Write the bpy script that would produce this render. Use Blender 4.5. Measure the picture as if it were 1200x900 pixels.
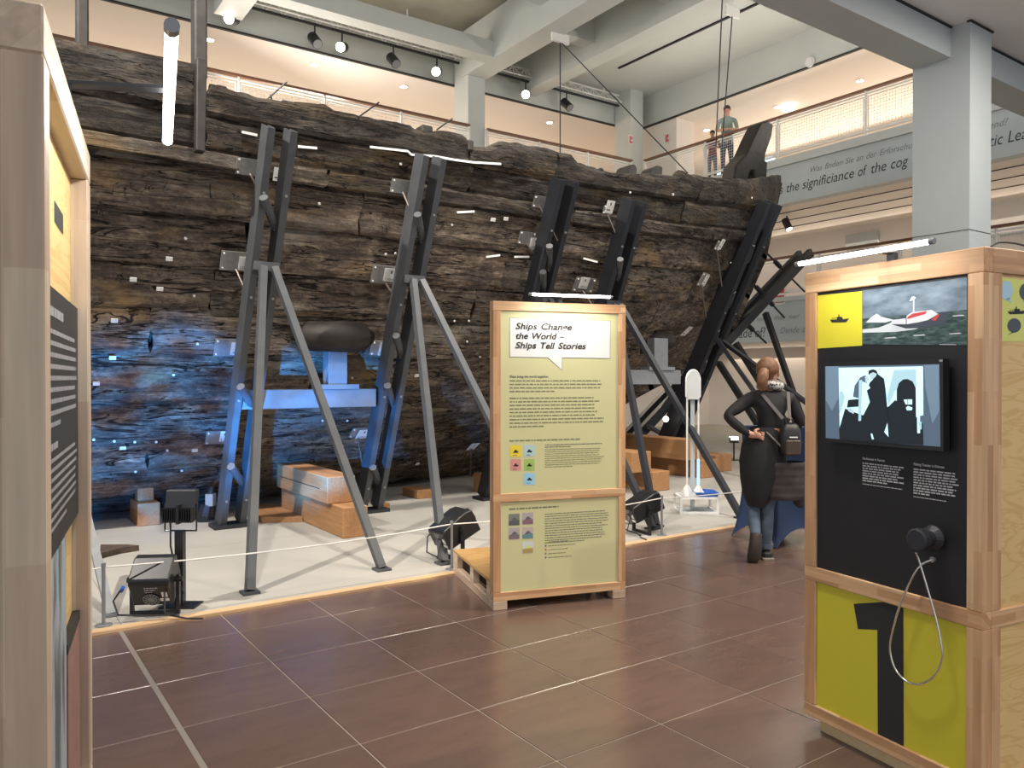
import bpy, bmesh, math, random
from mathutils import Vector, Matrix, noise
random.seed(11)
for o in list(bpy.data.objects): bpy.data.objects.remove(o)
scene = bpy.context.scene
COL = scene.collection

# ------------------------------------------------------------------ camera
FPX = 917.8; PITCH = math.radians(-0.4465); YAW = math.radians(55.09); CH = 1.57
cam_d = bpy.data.cameras.new('camera'); cam = bpy.data.objects.new('camera', cam_d); COL.objects.link(cam)
cam.location = (0, 0, CH)
cam.rotation_euler = (math.pi/2 + PITCH, 0, YAW - math.pi/2)
cam_d.sensor_fit = 'HORIZONTAL'; cam_d.sensor_width = 36.0; cam_d.lens = 36.0*FPX/1200.0
cam_d.clip_start = 0.05; cam_d.clip_end = 200
scene.camera = cam
scene.view_settings.view_transform = 'Standard'; scene.view_settings.look = 'None'
scene.view_settings.gamma = 1.0; scene.view_settings.use_curve_mapping = False
scene.view_settings.exposure = 0.0

# ------------------------------------------------------------------ world + large lights
w = bpy.data.worlds.new('world'); scene.world = w; w.use_nodes = True
bgn = w.node_tree.nodes['Background']; bgn.inputs[0].default_value = (0.80, 0.88, 1.0, 1); bgn.inputs[1].default_value = 0.85

def aim(o, tgt):
    d = Vector(tgt) - o.location
    o.rotation_euler = d.to_track_quat('-Z', 'Y').to_euler()
def spot(name, loc, tgt, power, col=(1, .9, .78), size=60, blend=.5, rad=.06):
    l = bpy.data.lights.new(name, 'SPOT'); l.energy = power; l.color = col
    l.spot_size = math.radians(size); l.spot_blend = blend; l.shadow_soft_size = rad
    o = bpy.data.objects.new(name, l); COL.objects.link(o); o.location = loc; aim(o, tgt); return o
def area(name, loc, tgt, power, sx, sy, col=(1, 1, 1)):
    l = bpy.data.lights.new(name, 'AREA'); l.energy = power; l.color = col
    l.shape = 'RECTANGLE'; l.size = sx; l.size_y = sy
    o = bpy.data.objects.new(name, l); COL.objects.link(o); o.location = loc; aim(o, tgt); return o
def point(name, loc, power, col=(1, .85, .7), rad=.1):
    l = bpy.data.lights.new(name, 'POINT'); l.energy = power; l.color = col; l.shadow_soft_size = rad
    o = bpy.data.objects.new(name, l); COL.objects.link(o); o.location = loc; return o
WARM = (1, .84, .66); NEUT = (1, .93, .84)
# spotlights on the edge beam above the visitor, washing the hull and platform
spot('hull_spot', (-2.4, 5.5, 6.9), (3.0, 8.4, 1.7), 2300, NEUT, 70, .6)
spot('hull_spot', (1.6, 5.5, 6.9), (2.6, 8.0, 1.2), 700, NEUT, 76, .6)
spot('hull_spot', (5.4, 5.5, 6.9), (6.0, 8.0, 1.2), 850, NEUT, 76, .6)
spot('hull_spot', (8.8, 5.5, 6.9), (9.0, 8.6, 1.4), 900, NEUT, 76, .6)
spot('hall_spot', (4.0, 17.7, 9.5), (5.0, 6.5, 0.0), 1300, WARM, 60, .6)
spot('hall_spot', (13.8, 17.7, 9.5), (7.0, 5.0, 0.0), 2200, WARM, 60, .6)
# spots and added fill lights under the near gallery ceiling
spot('ceiling_spot', (7.6, 4.5, 5.75), (4.2, 2.6, 0.0), 300, WARM, 62, .5)
spot('ceiling_spot', (7.2, 0.6, 5.75), (4.0, 2.9, 0.0), 900, WARM, 52, .45)
spot('ceiling_spot', (2.2, -2.6, 5.75), (3.3, 1.2, 0.9), 420, WARM, 48, .6)
spot('ceiling_spot', (-0.6, -2.2, 5.75), (0.2, 1.4, 1.0), 160, NEUT, 50, .6)  # unseen spot added to brighten the left crate
area('ceiling_fill', (1.6, 2.6, 5.8), (1.6, 2.6, 0), 150, .6, .6, NEUT)  # unseen area lights added to light the crates and near floor
area('ceiling_fill', (5.2, 2.6, 5.8), (5.2, 2.6, 0), 150, .6, .6, NEUT)
area('ceiling_fill', (9.5, 2.6, 5.8), (9.5, 2.6, 0), 150, .6, .6, NEUT)
# unseen area lights added by the gallery edges to brighten the roof beams
area('roof_fill', (4, 17.0, 7.6), (7, 12, 11), 260, 10, .3, NEUT)
area('roof_fill', (16.3, 11, 7.4), (13, 11, 11), 180, 10, .3, NEUT)
area('roof_fill', (5, 5.6, 7.3), (8, 11, 11), 260, 14, .3, NEUT)
# unseen area lights added at the gallery backs to brighten their ceilings
area('gallery_fill', (8, 25.2, 8.3), (8, 10, 8.6), 430, 22, 2.0, WARM)
area('gallery_fill', (23.4, 10, 8.3), (10, 10, 8.6), 380, 18, 2.0, WARM)
area('gallery_fill', (21.0, 10, 5.6), (19.0, 10, 3.6), 130, 14, 1.0, WARM)
area('gallery_fill', (20.4, 10, 2.3), (19.0, 10, 0), 130, 14, .8, WARM)
# blue projection thrown by the floor projector on the hull
def blue_spot(loc, tgt, power, size, seed, low=(.02, .03, .08)):
    o = spot('blue_projection', loc, tgt, power, (.03, .31, 1.0), size, .55, .03)
    l = o.data; l.use_nodes = True; nt = l.node_tree
    em = nt.nodes['Emission']
    tc = nt.nodes.new('ShaderNodeTexCoord'); mp = nt.nodes.new('ShaderNodeMapping'); mp.inputs['Location'].default_value = (seed, seed*.7, 0)
    mp.inputs['Scale'].default_value = (2.6, 4.5, 2)
    ns = nt.nodes.new('ShaderNodeTexNoise'); ns.inputs['Scale'].default_value = 2.2; ns.inputs['Detail'].default_value = 3
    cr = nt.nodes.new('ShaderNodeValToRGB'); cr.color_ramp.elements[0].position = .42; cr.color_ramp.elements[0].color = (*low, 1)
    cr.color_ramp.elements[1].position = .62; cr.color_ramp.elements[1].color = (1, 1, 1, 1)
    nt.links.new(tc.outputs['Normal'], mp.inputs['Vector']); nt.links.new(mp.outputs['Vector'], ns.inputs['Vector'])
    nt.links.new(ns.outputs['Fac'], cr.inputs['Fac']); nt.links.new(cr.outputs['Color'], em.inputs['Color'])
    em.inputs['Strength'].default_value = 1.0
    return o
blue_spot((1.02, 5.90, 0.42), (1.55, 8.6, 1.15), 1350, 54, 3.1)
blue_spot((1.25, 5.95, 0.70), (3.05, 8.2, 1.02), 1600, 40, 9.4, (.45, .45, .45))

# ------------------------------------------------------------------ measuring helpers
_F = Vector((math.cos(YAW)*math.cos(PITCH), math.sin(YAW)*math.cos(PITCH), math.sin(PITCH)))
_R = Vector((math.sin(YAW), -math.cos(YAW), 0)); _U = _R.cross(_F); _C = Vector((0, 0, CH))
def ray(x, y): return _F + _R*((x-600)/FPX) - _U*((y-450)/FPX)
def onz(x, y, z=0): d = ray(x, y); return _C + d*((z-CH)/d.z)
def onx(x, y, X): d = ray(x, y); return _C + d*(X/d.x)
def ony(x, y, Y): d = ray(x, y); return _C + d*(Y/d.y)
def dep(x, y, D): return _C + ray(x, y)*D
def proj(P):
    v = Vector(P) - _C; d = v.dot(_F); return (600 + FPX*v.dot(_R)/d, 450 - FPX*v.dot(_U)/d, d)

# ------------------------------------------------------------------ materials
MATS = {}
def newmat(name):
    m = bpy.data.materials.new(name); m.use_nodes = True; MATS[name] = m
    nt = m.node_tree; return m, nt, nt.nodes['Principled BSDF']
def N(nt, t, **kw):
    n = nt.nodes.new(t)
    for k, v in kw.items(): setattr(n, k, v)
    return n
def L(nt, a, b): nt.links.new(a, b)
def plain(name, col, rough=.5, metal=0, spec=None, noise_amt=0, nscale=8, bump=0, emis=None, estr=0, alpha=None):
    m, nt, b = newmat(name)
    b.inputs['Base Color'].default_value = (*col, 1); b.inputs['Roughness'].default_value = rough; b.inputs['Metallic'].default_value = metal
    if spec is not None: b.inputs['Specular IOR Level'].default_value = spec
    if emis: b.inputs['Emission Color'].default_value = (*emis, 1); b.inputs['Emission Strength'].default_value = estr
    if noise_amt or bump:
        tc = N(nt, 'ShaderNodeTexCoord'); ns = N(nt, 'ShaderNodeTexNoise'); ns.inputs['Scale'].default_value = nscale; ns.inputs['Detail'].default_value = 5
        L(nt, tc.outputs['Object'], ns.inputs['Vector'])
        if noise_amt:
            cr = N(nt, 'ShaderNodeValToRGB'); c = cr.color_ramp
            c.elements[0].position = .3; c.elements[1].position = .7
            c.elements[0].color = (*[x*(1-noise_amt) for x in col], 1); c.elements[1].color = (*[min(1, x*(1+noise_amt)) for x in col], 1)
            L(nt, ns.outputs['Fac'], cr.inputs['Fac']); L(nt, cr.outputs['Color'], b.inputs['Base Color'])
        if bump:
            bp = N(nt, 'ShaderNodeBump'); bp.inputs['Strength'].default_value = bump; bp.inputs['Distance'].default_value = .01
            L(nt, ns.outputs['Fac'], bp.inputs['Height']); L(nt, bp.outputs['Normal'], b.inputs['Normal'])
    return m
def emit(name, col, s):
    m, nt, b = newmat(name); b.inputs['Base Color'].default_value = (*[c*.5 for c in col], 1)
    b.inputs['Emission Color'].default_value = (*col, 1); b.inputs['Emission Strength'].default_value = s; return m

plain('paint', (.56, .58, .55), .55, noise_amt=.03, nscale=1.2)
plain('paint_grey', (.50, .54, .54), .5, noise_amt=.03, nscale=1.5)
plain('white', (.80, .79, .76), .45)
plain('warm_white', (.80, .74, .68), .6, noise_amt=.02, nscale=1)
plain('roof_concrete', (.46, .43, .34), .8, noise_amt=.12, nscale=.9)
plain('black', (.012, .012, .013), .45)
plain('black_board', (.010, .010, .011), .55)
plain('black_plastic', (.015, .015, .016), .35)
plain('dark_line', (.02, .02, .02), .7)
plain('steel', (.078, .082, .088), .5, .1, noise_amt=.12, nscale=6)
plain('steel_dark', (.024, .026, .032), .5, .1, noise_amt=.1, nscale=6)
plain('steel_grey', (.24, .25, .26), .45, .2, noise_amt=.08, nscale=10)
plain('rod', (.16, .13, .11), .45, .6)
plain('galv', (.38, .38, .37), .38, .6, noise_amt=.1, nscale=20)
plain('chrome', (.75, .75, .74), .2, 1.0)
plain('card', (.85, .84, .80), .6)
plain('ink', (.02, .02, .02), .7)
plain('ink_grey', (.12, .13, .12), .7)
plain('ink_olive', (.20, .21, .12), .7)
plain('ink_white', (.62, .62, .62), .7)
plain('ink_pale', (.30, .30, .31), .7)
plain('old_dark', (.022, .017, .014), .6, noise_amt=.4, nscale=9, bump=.4)
plain('script_ink', (.045, .055, .055), .7)
plain('script_pale', (.22, .24, .235), .7)
plain('green_panel', (.60, .59, .32), .42)
plain('yellow', (.72, .64, .04), .4)
plain('yellow_one', (.60, .53, .035), .4)
plain('lime', (.66, .70, .16), .4)
plain('handrail_wood', (.17, .075, .04), .4, noise_amt=.15, nscale=12)
plain('concrete', (.41, .39, .35), .62, noise_amt=.05, nscale=1.6)
plain('grout', (.36, .31, .26), .8)
plain('grout_joint', (.24, .21, .19), .8)
plain('rope', (.75, .73, .69), .6)
plain('red', (.55, .03, .03), .5)
plain('sign_white', (.78, .76, .72), .5)
plain('debris', (.075, .05, .035), .9, noise_amt=.4, nscale=14, bump=.5)
plain('rubber', (.02, .02, .02), .7)
plain('navy', (.012, .030, .085), .75)
plain('tray_blue', (.03, .13, .50), .3)
plain('skin', (.55, .30, .21), .5)
plain('hair_brown', (.20, .095, .045), .55, noise_amt=.35, nscale=30, bump=.4)
plain('hair_dark', (.02, .014, .012), .5)
plain('jacket_black', (.010, .010, .012), .8, noise_amt=.2, nscale=9, bump=.3)
plain('coat_brown', (.035, .028, .028), .7, noise_amt=.2, nscale=9, bump=.3)
plain('jeans', (.085, .12, .17), .85, noise_amt=.35, nscale=7)
plain('boot', (.035, .026, .022), .6)
plain('sole', (.25, .22, .19), .7)
plain('shirt_green', (.28, .36, .32), .8)
plain('trousers_navy', (.03, .04, .08), .8)
plain('shirt_red', (.22, .04, .06), .8)
plain('grey_cloth', (.10, .11, .13), .8)
plain('backpack_black', (.018, .018, .020), .45)
plain('backpack_brown', (.055, .040, .028), .45)
plain('strap', (.13, .12, .12), .5)
emit('tube_light', (1, .98, .96), 14)
emit('lamp_white', (1, .88, .70), 30)
emit('lamp_soft', (1, .90, .76), 9)
emit('lamp_cold', (.9, .95, 1), 8)
m, nt, b = newmat('clear_plastic'); b.inputs['Base Color'].default_value = (.9, .92, .9, 1); b.inputs['Roughness'].default_value = .12
b.inputs['Transmission Weight'].default_value = .45

def tiles_mat():
    m, nt, b = newmat('tile_brown')
    tc = N(nt, 'ShaderNodeTexCoord'); oi = N(nt, 'ShaderNodeObjectInfo'); ns = N(nt, 'ShaderNodeTexNoise'); ns.inputs['Scale'].default_value = 2.6; ns.inputs['Detail'].default_value = 9; ns.inputs['Roughness'].default_value = .7
    add = N(nt, 'ShaderNodeVectorMath', operation='ADD'); sc = N(nt, 'ShaderNodeVectorMath', operation='MULTIPLY'); sc.inputs[1].default_value = (1, 3, 1)
    L(nt, tc.outputs['Object'], add.inputs[0]); L(nt, oi.outputs['Location'], add.inputs[1]); L(nt, add.outputs[0], sc.inputs[0]); L(nt, sc.outputs[0], ns.inputs['Vector'])
    cr = N(nt, 'ShaderNodeValToRGB'); c = cr.color_ramp
    c.elements[0].position = .3; c.elements[0].color = (.118, .074, .060, 1); c.elements[1].position = .75; c.elements[1].color = (.155, .097, .075, 1)
    L(nt, ns.outputs['Fac'], cr.inputs['Fac'])
    mx = N(nt, 'ShaderNodeMix', data_type='RGBA', blend_type='MULTIPLY'); mx.inputs[0].default_value = 1
    mr = N(nt, 'ShaderNodeMapRange'); mr.inputs[3].default_value = .93; mr.inputs[4].default_value = 1.07
    L(nt, oi.outputs['Random'], mr.inputs[0]); L(nt, cr.outputs['Color'], mx.inputs[6]); L(nt, mr.outputs[0], mx.inputs[7])
    L(nt, mx.outputs[2], b.inputs['Base Color'])
    b.inputs['Roughness'].default_value = .24; b.inputs['Specular IOR Level'].default_value = 1.0
    r = N(nt, 'ShaderNodeMapRange'); r.inputs[3].default_value = .21; r.inputs[4].default_value = .27; L(nt, ns.outputs['Fac'], r.inputs[0]); L(nt, r.outputs[0], b.inputs['Roughness'])
tiles_mat()

def wood_mat(name, axis, c1, c2, c3, stave=.030, length=.38, rough=.5):
    """laminated timber: staves run along a local axis"""
    m, nt, b = newmat(name)
    tc = N(nt, 'ShaderNodeTexCoord'); sx = N(nt, 'ShaderNodeSeparateXYZ'); L(nt, tc.outputs['Object'], sx.inputs[0])
    a = {'x': 0, 'y': 1, 'z': 2}[axis]; o = [i for i in range(3) if i != a]
    sm = N(nt, 'ShaderNodeMath', operation='MULTIPLY_ADD'); sm.inputs[1].default_value = 1.0
    L(nt, sx.outputs[o[0]], sm.inputs[0]); L(nt, sx.outputs[o[1]], sm.inputs[2])
    cb = N(nt, 'ShaderNodeCombineXYZ'); L(nt, sx.outputs[a], cb.inputs[0]); L(nt, sm.outputs[0], cb.inputs[1])
    br = N(nt, 'ShaderNodeTexBrick'); br.inputs['Scale'].default_value = 1; br.inputs['Brick Width'].default_value = length; br.inputs['Row Height'].default_value = stave
    br.inputs['Mortar Size'].default_value = 0.0004; br.inputs['Mortar'].default_value = (*[x*.55 for x in c1], 1); br.inputs['Bias'].default_value = 0
    br.inputs['Color1'].default_value = (0, 0, 0, 1); br.inputs['Color2'].default_value = (1, 1, 1, 1)
    L(nt, cb.outputs[0], br.inputs['Vector'])
    cr = N(nt, 'ShaderNodeValToRGB'); c = cr.color_ramp; c.elements[0].color = (*c1, 1); c.elements[1].color = (*c3, 1); e = c.elements.new(.5); e.color = (*c2, 1)
    L(nt, br.outputs['Color'], cr.inputs['Fac'])
    mp = N(nt, 'ShaderNodeMapping'); s = [26, 26, 26]; s[a] = 1.6; mp.inputs['Scale'].default_value = s
    ns = N(nt, 'ShaderNodeTexNoise'); ns.inputs['Scale'].default_value = 1.6; ns.inputs['Detail'].default_value = 5; ns.inputs['Distortion'].default_value = .4
    L(nt, tc.outputs['Object'], mp.inputs[0]); L(nt, mp.outputs[0], ns.inputs['Vector'])
    mr = N(nt, 'ShaderNodeMapRange'); mr.inputs[1].default_value = .3; mr.inputs[2].default_value = .7; mr.inputs[3].default_value = .80; mr.inputs[4].default_value = 1.10
    L(nt, ns.outputs['Fac'], mr.inputs[0])
    mx = N(nt, 'ShaderNodeMix', data_type='RGBA', blend_type='MULTIPLY'); mx.inputs[0].default_value = 1
    L(nt, cr.outputs['Color'], mx.inputs[6]); L(nt, mr.outputs[0], mx.inputs[7]); L(nt, mx.outputs[2], b.inputs['Base Color'])
    b.inputs['Roughness'].default_value = rough
for ax in 'xyz':
    wood_mat('crate_'+ax, ax, (.50, .27, .13), (.60, .35, .18), (.72, .48, .27))
    wood_mat('pale_'+ax, ax, (.50, .36, .26), (.60, .46, .33), (.66, .58, .46), stave=.045)
    wood_mat('block_'+ax, ax, (.40, .20, .085), (.42, .215, .09), (.44, .23, .10), stave=2, length=9, rough=.7)
wood_mat('edge_wood', 'x', (.60, .40, .22), (.64, .43, .24), (.68, .46, .26), stave=.2, length=2.5)

def plywood(name, c1, c2):
    m, nt, b = newmat(name)
    tc = N(nt, 'ShaderNodeTexCoord'); mp = N(nt, 'ShaderNodeMapping'); mp.inputs['Scale'].default_value = (1.5, 1.5, 9)
    ns = N(nt, 'ShaderNodeTexNoise'); ns.inputs['Scale'].default_value = 1.4; ns.inputs['Detail'].default_value = 3; ns.inputs['Distortion'].default_value = 1.6
    wv = N(nt, 'ShaderNodeMath', operation='MULTIPLY'); wv.inputs[1].default_value = 34
    sn = N(nt, 'ShaderNodeMath', operation='SINE'); L(nt, tc.outputs['Object'], mp.inputs[0]); L(nt, mp.outputs[0], ns.inputs['Vector'])
    L(nt, ns.outputs['Fac'], wv.inputs[0]); L(nt, wv.outputs[0], sn.inputs[0])
    cr = N(nt, 'ShaderNodeValToRGB'); c = cr.color_ramp; c.elements[0].color = (*c1, 1); c.elements[1].color = (*c2, 1); c.elements[0].position = .0; c.elements[1].position = .55
    mr = N(nt, 'ShaderNodeMapRange'); mr.inputs[1].default_value = -1; mr.inputs[2].default_value = 1
    L(nt, sn.outputs[0], mr.inputs[0]); L(nt, mr.outputs[0], cr.inputs['Fac']); L(nt, cr.outputs['Color'], b.inputs['Base Color']); b.inputs['Roughness'].default_value = .5
plywood('plywood', (.66, .43, .16), (.74, .52, .22))
plywood('plywood_shaded', (.36, .21, .075), (.43, .26, .10))  # deck plywood with the shade on it put into the colour
plywood('plywood_pale', (.70, .50, .26), (.74, .55, .30))

def hull_mat(name, dark=.34, z0=3.0, z1=3.75, lift=1.0):
    m, nt, b = newmat(name)
    tc = N(nt, 'ShaderNodeTexCoord'); oi = N(nt, 'ShaderNodeObjectInfo')
    off = N(nt, 'ShaderNodeVectorMath', operation='SCALE'); off.inputs[0].default_value = (7, 3, 11); L(nt, oi.outputs['Random'], off.inputs['Scale'])
    ad = N(nt, 'ShaderNodeVectorMath', operation='ADD'); L(nt, tc.outputs['Object'], ad.inputs[0]); L(nt, off.outputs[0], ad.inputs[1])
    def noi(scale, vec, det=6, dist=0, rough=.6):
        mp = N(nt, 'ShaderNodeMapping'); mp.inputs['Scale'].default_value = vec; L(nt, ad.outputs[0], mp.inputs[0])
        n = N(nt, 'ShaderNodeTexNoise'); n.inputs['Scale'].default_value = scale; n.inputs['Detail'].default_value = det; n.inputs['Distortion'].default_value = dist; n.inputs['Roughness'].default_value = rough
        L(nt, mp.outputs[0], n.inputs['Vector']); return n
    def mth(op, a_, b_=None, c_=None):
        n = N(nt, 'ShaderNodeMath', operation=op)
        for i, q in enumerate((a_, b_, c_)):
            if q is None: continue
            if isinstance(q, (int, float)): n.inputs[i].default_value = q
            else: L(nt, q, n.inputs[i])
        return n.outputs[0]
    def mul(c_, f_, fac=1.0):
        n = N(nt, 'ShaderNodeMix', data_type='RGBA', blend_type='MULTIPLY'); n.inputs[0].default_value = fac; L(nt, c_, n.inputs[6]); L(nt, f_, n.inputs[7]); return n.outputs[2]
    def ramp(v, stops):
        cr = N(nt, 'ShaderNodeValToRGB'); c = cr.color_ramp; c.elements[0].position = stops[0][0]; c.elements[0].color = (*stops[0][1], 1); c.elements[1].position = stops[-1][0]; c.elements[1].color = (*stops[-1][1], 1)
        for p_, q_ in stops[1:-1]: e = c.elements.new(p_); e.color = (*q_, 1)
        L(nt, v, cr.inputs['Fac']); return cr.outputs['Color']
    grain = noi(1.0, (2.0, 10, 20), 8, .5, .68).outputs['Fac']
    blot = noi(1.0, (2.2, 2.4, 4.2), 9, .6, .68).outputs['Fac']
    fine = noi(16, (1, 1, 1.8), 7, 0, .75).outputs['Fac']
    f = mth('ADD', mth('MULTIPLY', grain, .34), mth('ADD', mth('MULTIPLY', blot, .40), mth('MULTIPLY', fine, .26)))
    g3 = lambda *c: tuple(min(1, q*lift) for q in c)
    col = ramp(f, [(.36, g3(.012, .010, .009)), (.47, g3(.055, .041, .032)), (.54, g3(.135, .102, .074)), (.64, g3(.34, .275, .20))])
    # worn tan areas and grey bleached areas
    pt = noi(1.0, (.62, .9, 2.0), 6, .7, .6).outputs['Fac']; tn = N(nt, 'ShaderNodeMix', data_type='RGBA'); tn.inputs[7].default_value = (.46, .29, .11, 1)
    pf_ = mth('MULTIPLY', ramp(pt, [(.55, (0, 0, 0)), (.66, (1, 1, 1))]), .55); L(nt, mth('MULTIPLY', pf_, mth('MULTIPLY', f, 1.7)), tn.inputs[0]); L(nt, col, tn.inputs[6])
    pg = noi(1.3, (.7, 1.1, 1.7), 6, .5, .62).outputs['Fac']; gr = N(nt, 'ShaderNodeMix', data_type='RGBA'); gr.inputs[7].default_value = (.33, .30, .26, 1)
    L(nt, mth('MULTIPLY', ramp(pg, [(.52, (0, 0, 0)), (.64, (1, 1, 1))]), mth('MULTIPLY', f, .95)), gr.inputs[0]); L(nt, tn.outputs[2], gr.inputs[6])
    tone = N(nt, 'ShaderNodeMapRange'); tone.inputs[3].default_value = .72; tone.inputs[4].default_value = 1.25; L(nt, oi.outputs['Random'], tone.inputs[0])
    c1 = mul(gr.outputs[2], tone.outputs[0])
    # blotchy darkening towards the upper strakes
    sx = N(nt, 'ShaderNodeSeparateXYZ'); L(nt, tc.outputs['Object'], sx.inputs[0])
    up = N(nt, 'ShaderNodeMapRange'); up.inputs[1].default_value = z0; up.inputs[2].default_value = z1; up.inputs[3].default_value = 1; up.inputs[4].default_value = dark; L(nt, mth('ADD', sx.outputs[2], mth('MULTIPLY', mth('SUBTRACT', blot, .5), 1.2)), up.inputs[0])
    c2 = mul(c1, up.outputs[0])
    # cracks along the grain, and short checks
    def cracks(vec, wid, mvec, lo, hi, dist):
        ck = noi(1.0, vec, 4, dist, .55).outputs['Fac']; ab = mth('ABSOLUTE', mth('SUBTRACT', ck, .5))
        r = N(nt, 'ShaderNodeMapRange'); r.inputs[1].default_value = wid*.3; r.inputs[2].default_value = wid; L(nt, ab, r.inputs[0])
        cm = ramp(noi(1.0, mvec, 3).outputs['Fac'], [(lo, (0, 0, 0)), (hi, (1, 1, 1))]); return mth('MAXIMUM', r.outputs[0], cm)
    k1 = cracks((.50, 2.5, 5.2), .011, (.7, 1, 2.2), .50, .55, 1.0); k2 = cracks((1.6, 6, 17), .020, (1.6, 2, 4), .46, .52, .7); k3 = cracks((4.5, 4, 3.2), .008, (1.2, 2, 2.5), .38, .42, .6)
    k = mth('MINIMUM', mth('MINIMUM', k1, k2), k3)
    L(nt, mul(c2, k, .93), b.inputs['Base Color'])
    b.inputs['Roughness'].default_value = .7; b.inputs['Specular IOR Level'].default_value = .3
    h = mth('ADD', mth('ADD', mth('MULTIPLY', fine, .6), mth('MULTIPLY', blot, .8)), mth('ADD', grain, mth('MULTIPLY', k, 1.2)))
    bp = N(nt, 'ShaderNodeBump'); bp.inputs['Strength'].default_value = 1.0; bp.inputs['Distance'].default_value = .03; L(nt, h, bp.inputs['Height']); L(nt, bp.outputs['Normal'], b.inputs['Normal'])
hull_mat('hull_wood', .27, 3.0, 3.75, 1.75); hull_mat('hull_brown', .45, 3.1, 3.6, 1.4)

# ------------------------------------------------------------------ mesh helpers
ORG = {}
def M4(o): return ORG.get(o.name, Matrix.Identity(4))
class MB:
    def __init__(s): s.v = []; s.f = []
    def add(s, vs, fs):
        n = len(s.v); s.v += [Vector(v) for v in vs]; s.f += [tuple(i+n for i in f) for f in fs]; return s
    def box(s, a, b):
        x0, y0, z0 = [min(a[i], b[i]) for i in range(3)]; x1, y1, z1 = [max(a[i], b[i]) for i in range(3)]
        return s.add([(x0,y0,z0),(x1,y0,z0),(x1,y1,z0),(x0,y1,z0),(x0,y0,z1),(x1,y0,z1),(x1,y1,z1),(x0,y1,z1)],
                     [(0,3,2,1),(4,5,6,7),(0,1,5,4),(1,2,6,5),(2,3,7,6),(3,0,4,7)])
    def bar(s, p, q, w, h, up=(0, 0, 1)):
        """rectangular bar p->q, w across, h along up"""
        p = Vector(p); q = Vector(q); d = (q-p).normalized(); u = Vector(up); r = d.cross(u)
        if r.length < 1e-4: r = d.cross(Vector((1, 0, 0)))
        r.normalize(); u = r.cross(d).normalized(); r = r*w/2; u = u*h/2
        vs = [p-r-u, p+r-u, p+r+u, p-r+u, q-r-u, q+r-u, q+r+u, q-r+u]
        return s.add(vs, [(0,3,2,1),(4,5,6,7),(0,1,5,4),(1,2,6,5),(2,3,7,6),(3,0,4,7)])
    def chan(s, p, q, w, h, t, up):
        """U channel p->q, w across, flanges h deep along up"""
        p = Vector(p); q = Vector(q); d = (q-p).normalized(); u = Vector(up); r = d.cross(u).normalized(); u = r.cross(d).normalized()
        for off, ww, hh, uo in ((0, w, t, -h/2+t/2), (-w/2+t/2, t, h-t, t/2), (w/2-t/2, t, h-t, t/2)):
            s.bar(p+r*off+u*uo, q+r*off+u*uo, ww, hh, u)
        return s
    def tube(s, pts, rad, n=8, cap=True):
        pts = [Vector(p) for p in pts]; m = len(pts); rs = rad if isinstance(rad, (list, tuple)) else [rad]*m
        base = len(s.v); pr = None
        for i, p in enumerate(pts):
            d = (pts[min(i+1, m-1)] - pts[max(i-1, 0)]).normalized()
            if pr is None:
                a = Vector((0, 0, 1)) if abs(d.z) < .9 else Vector((1, 0, 0)); pr = d.cross(a).normalized()
            else: pr = (pr - d*pr.dot(d)).normalized()
            qv = d.cross(pr)
            for k in range(n):
                t = 2*math.pi*k/n; s.v.append(p + (pr*math.cos(t)+qv*math.sin(t))*rs[i])
        for i in range(m-1):
            for k in range(n):
                a = base+i*n+k; b = base+i*n+(k+1) % n; s.f.append((a, b, b+n, a+n))
        if cap:
            s.f.append(tuple(base+k for k in reversed(range(n)))); s.f.append(tuple(base+(m-1)*n+k for k in range(n)))
        return s
    def prism(s, poly, ex):
        """poly: list of 3-D points (planar), extruded by ex"""
        poly = [Vector(p) for p in poly]; ex = Vector(ex); n = len(poly)
        return s.add(poly + [p+ex for p in poly], [tuple(reversed(range(n))), tuple(range(n, 2*n))] + [(i, (i+1) % n, (i+1) % n+n, i+n) for i in range(n)])
    def flat(s, poly): return s.add(poly, [tuple(range(len(poly)))])
    def ball(s, c, r, n=10, m=6):
        r = r if isinstance(r, (list, tuple)) else (r, r, r); c = Vector(c); base = len(s.v)
        s.v.append(c+Vector((0, 0, -r[2])))
        for j in range(1, m):
            a = -math.pi/2 + math.pi*j/m
            for k in range(n):
                t = 2*math.pi*k/n; s.v.append(c+Vector((r[0]*math.cos(a)*math.cos(t), r[1]*math.cos(a)*math.sin(t), r[2]*math.sin(a))))
        s.v.append(c+Vector((0, 0, r[2]))); top = len(s.v)-1
        for k in range(n): s.f.append((base, base+1+(k+1) % n, base+1+k)); s.f.append((top, top-n+k, top-n+(k+1) % n))
        for j in range(m-2):
            for k in range(n):
                a = base+1+j*n+k; b = base+1+j*n+(k+1) % n; s.f.append((a, b, b+n, a+n))
        return s
    def build(s, name, mat, parent=None, smooth=False, local=False, bevel=0):
        me = bpy.data.meshes.new(name)
        vs = s.v
        if parent is not None and not local:
            inv = M4(parent).inverted(); vs = [inv @ v for v in vs]
        me.from_pydata([tuple(v) for v in vs], [], s.f); me.update()
        if bevel:
            bm = bmesh.new(); bm.from_mesh(me)
            bmesh.ops.bevel(bm, geom=[e for e in bm.edges if len(e.link_faces) == 2 and e.calc_face_angle(0) > .5], offset=bevel, segments=1, affect='EDGES', profile=.5); bm.to_mesh(me); bm.free()
        if smooth: me.polygons.foreach_set('use_smooth', [True]*len(me.polygons))
        me.materials.append(MATS[mat] if isinstance(mat, str) else mat)
        o = bpy.data.objects.new(name, me); COL.objects.link(o)
        if parent is not None: o.parent = parent; ORG[o.name] = M4(parent)
        return o
def box(name, a, b, mat, parent=None, **kw): return MB().box(a, b).build(name, mat, parent, **kw)
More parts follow.
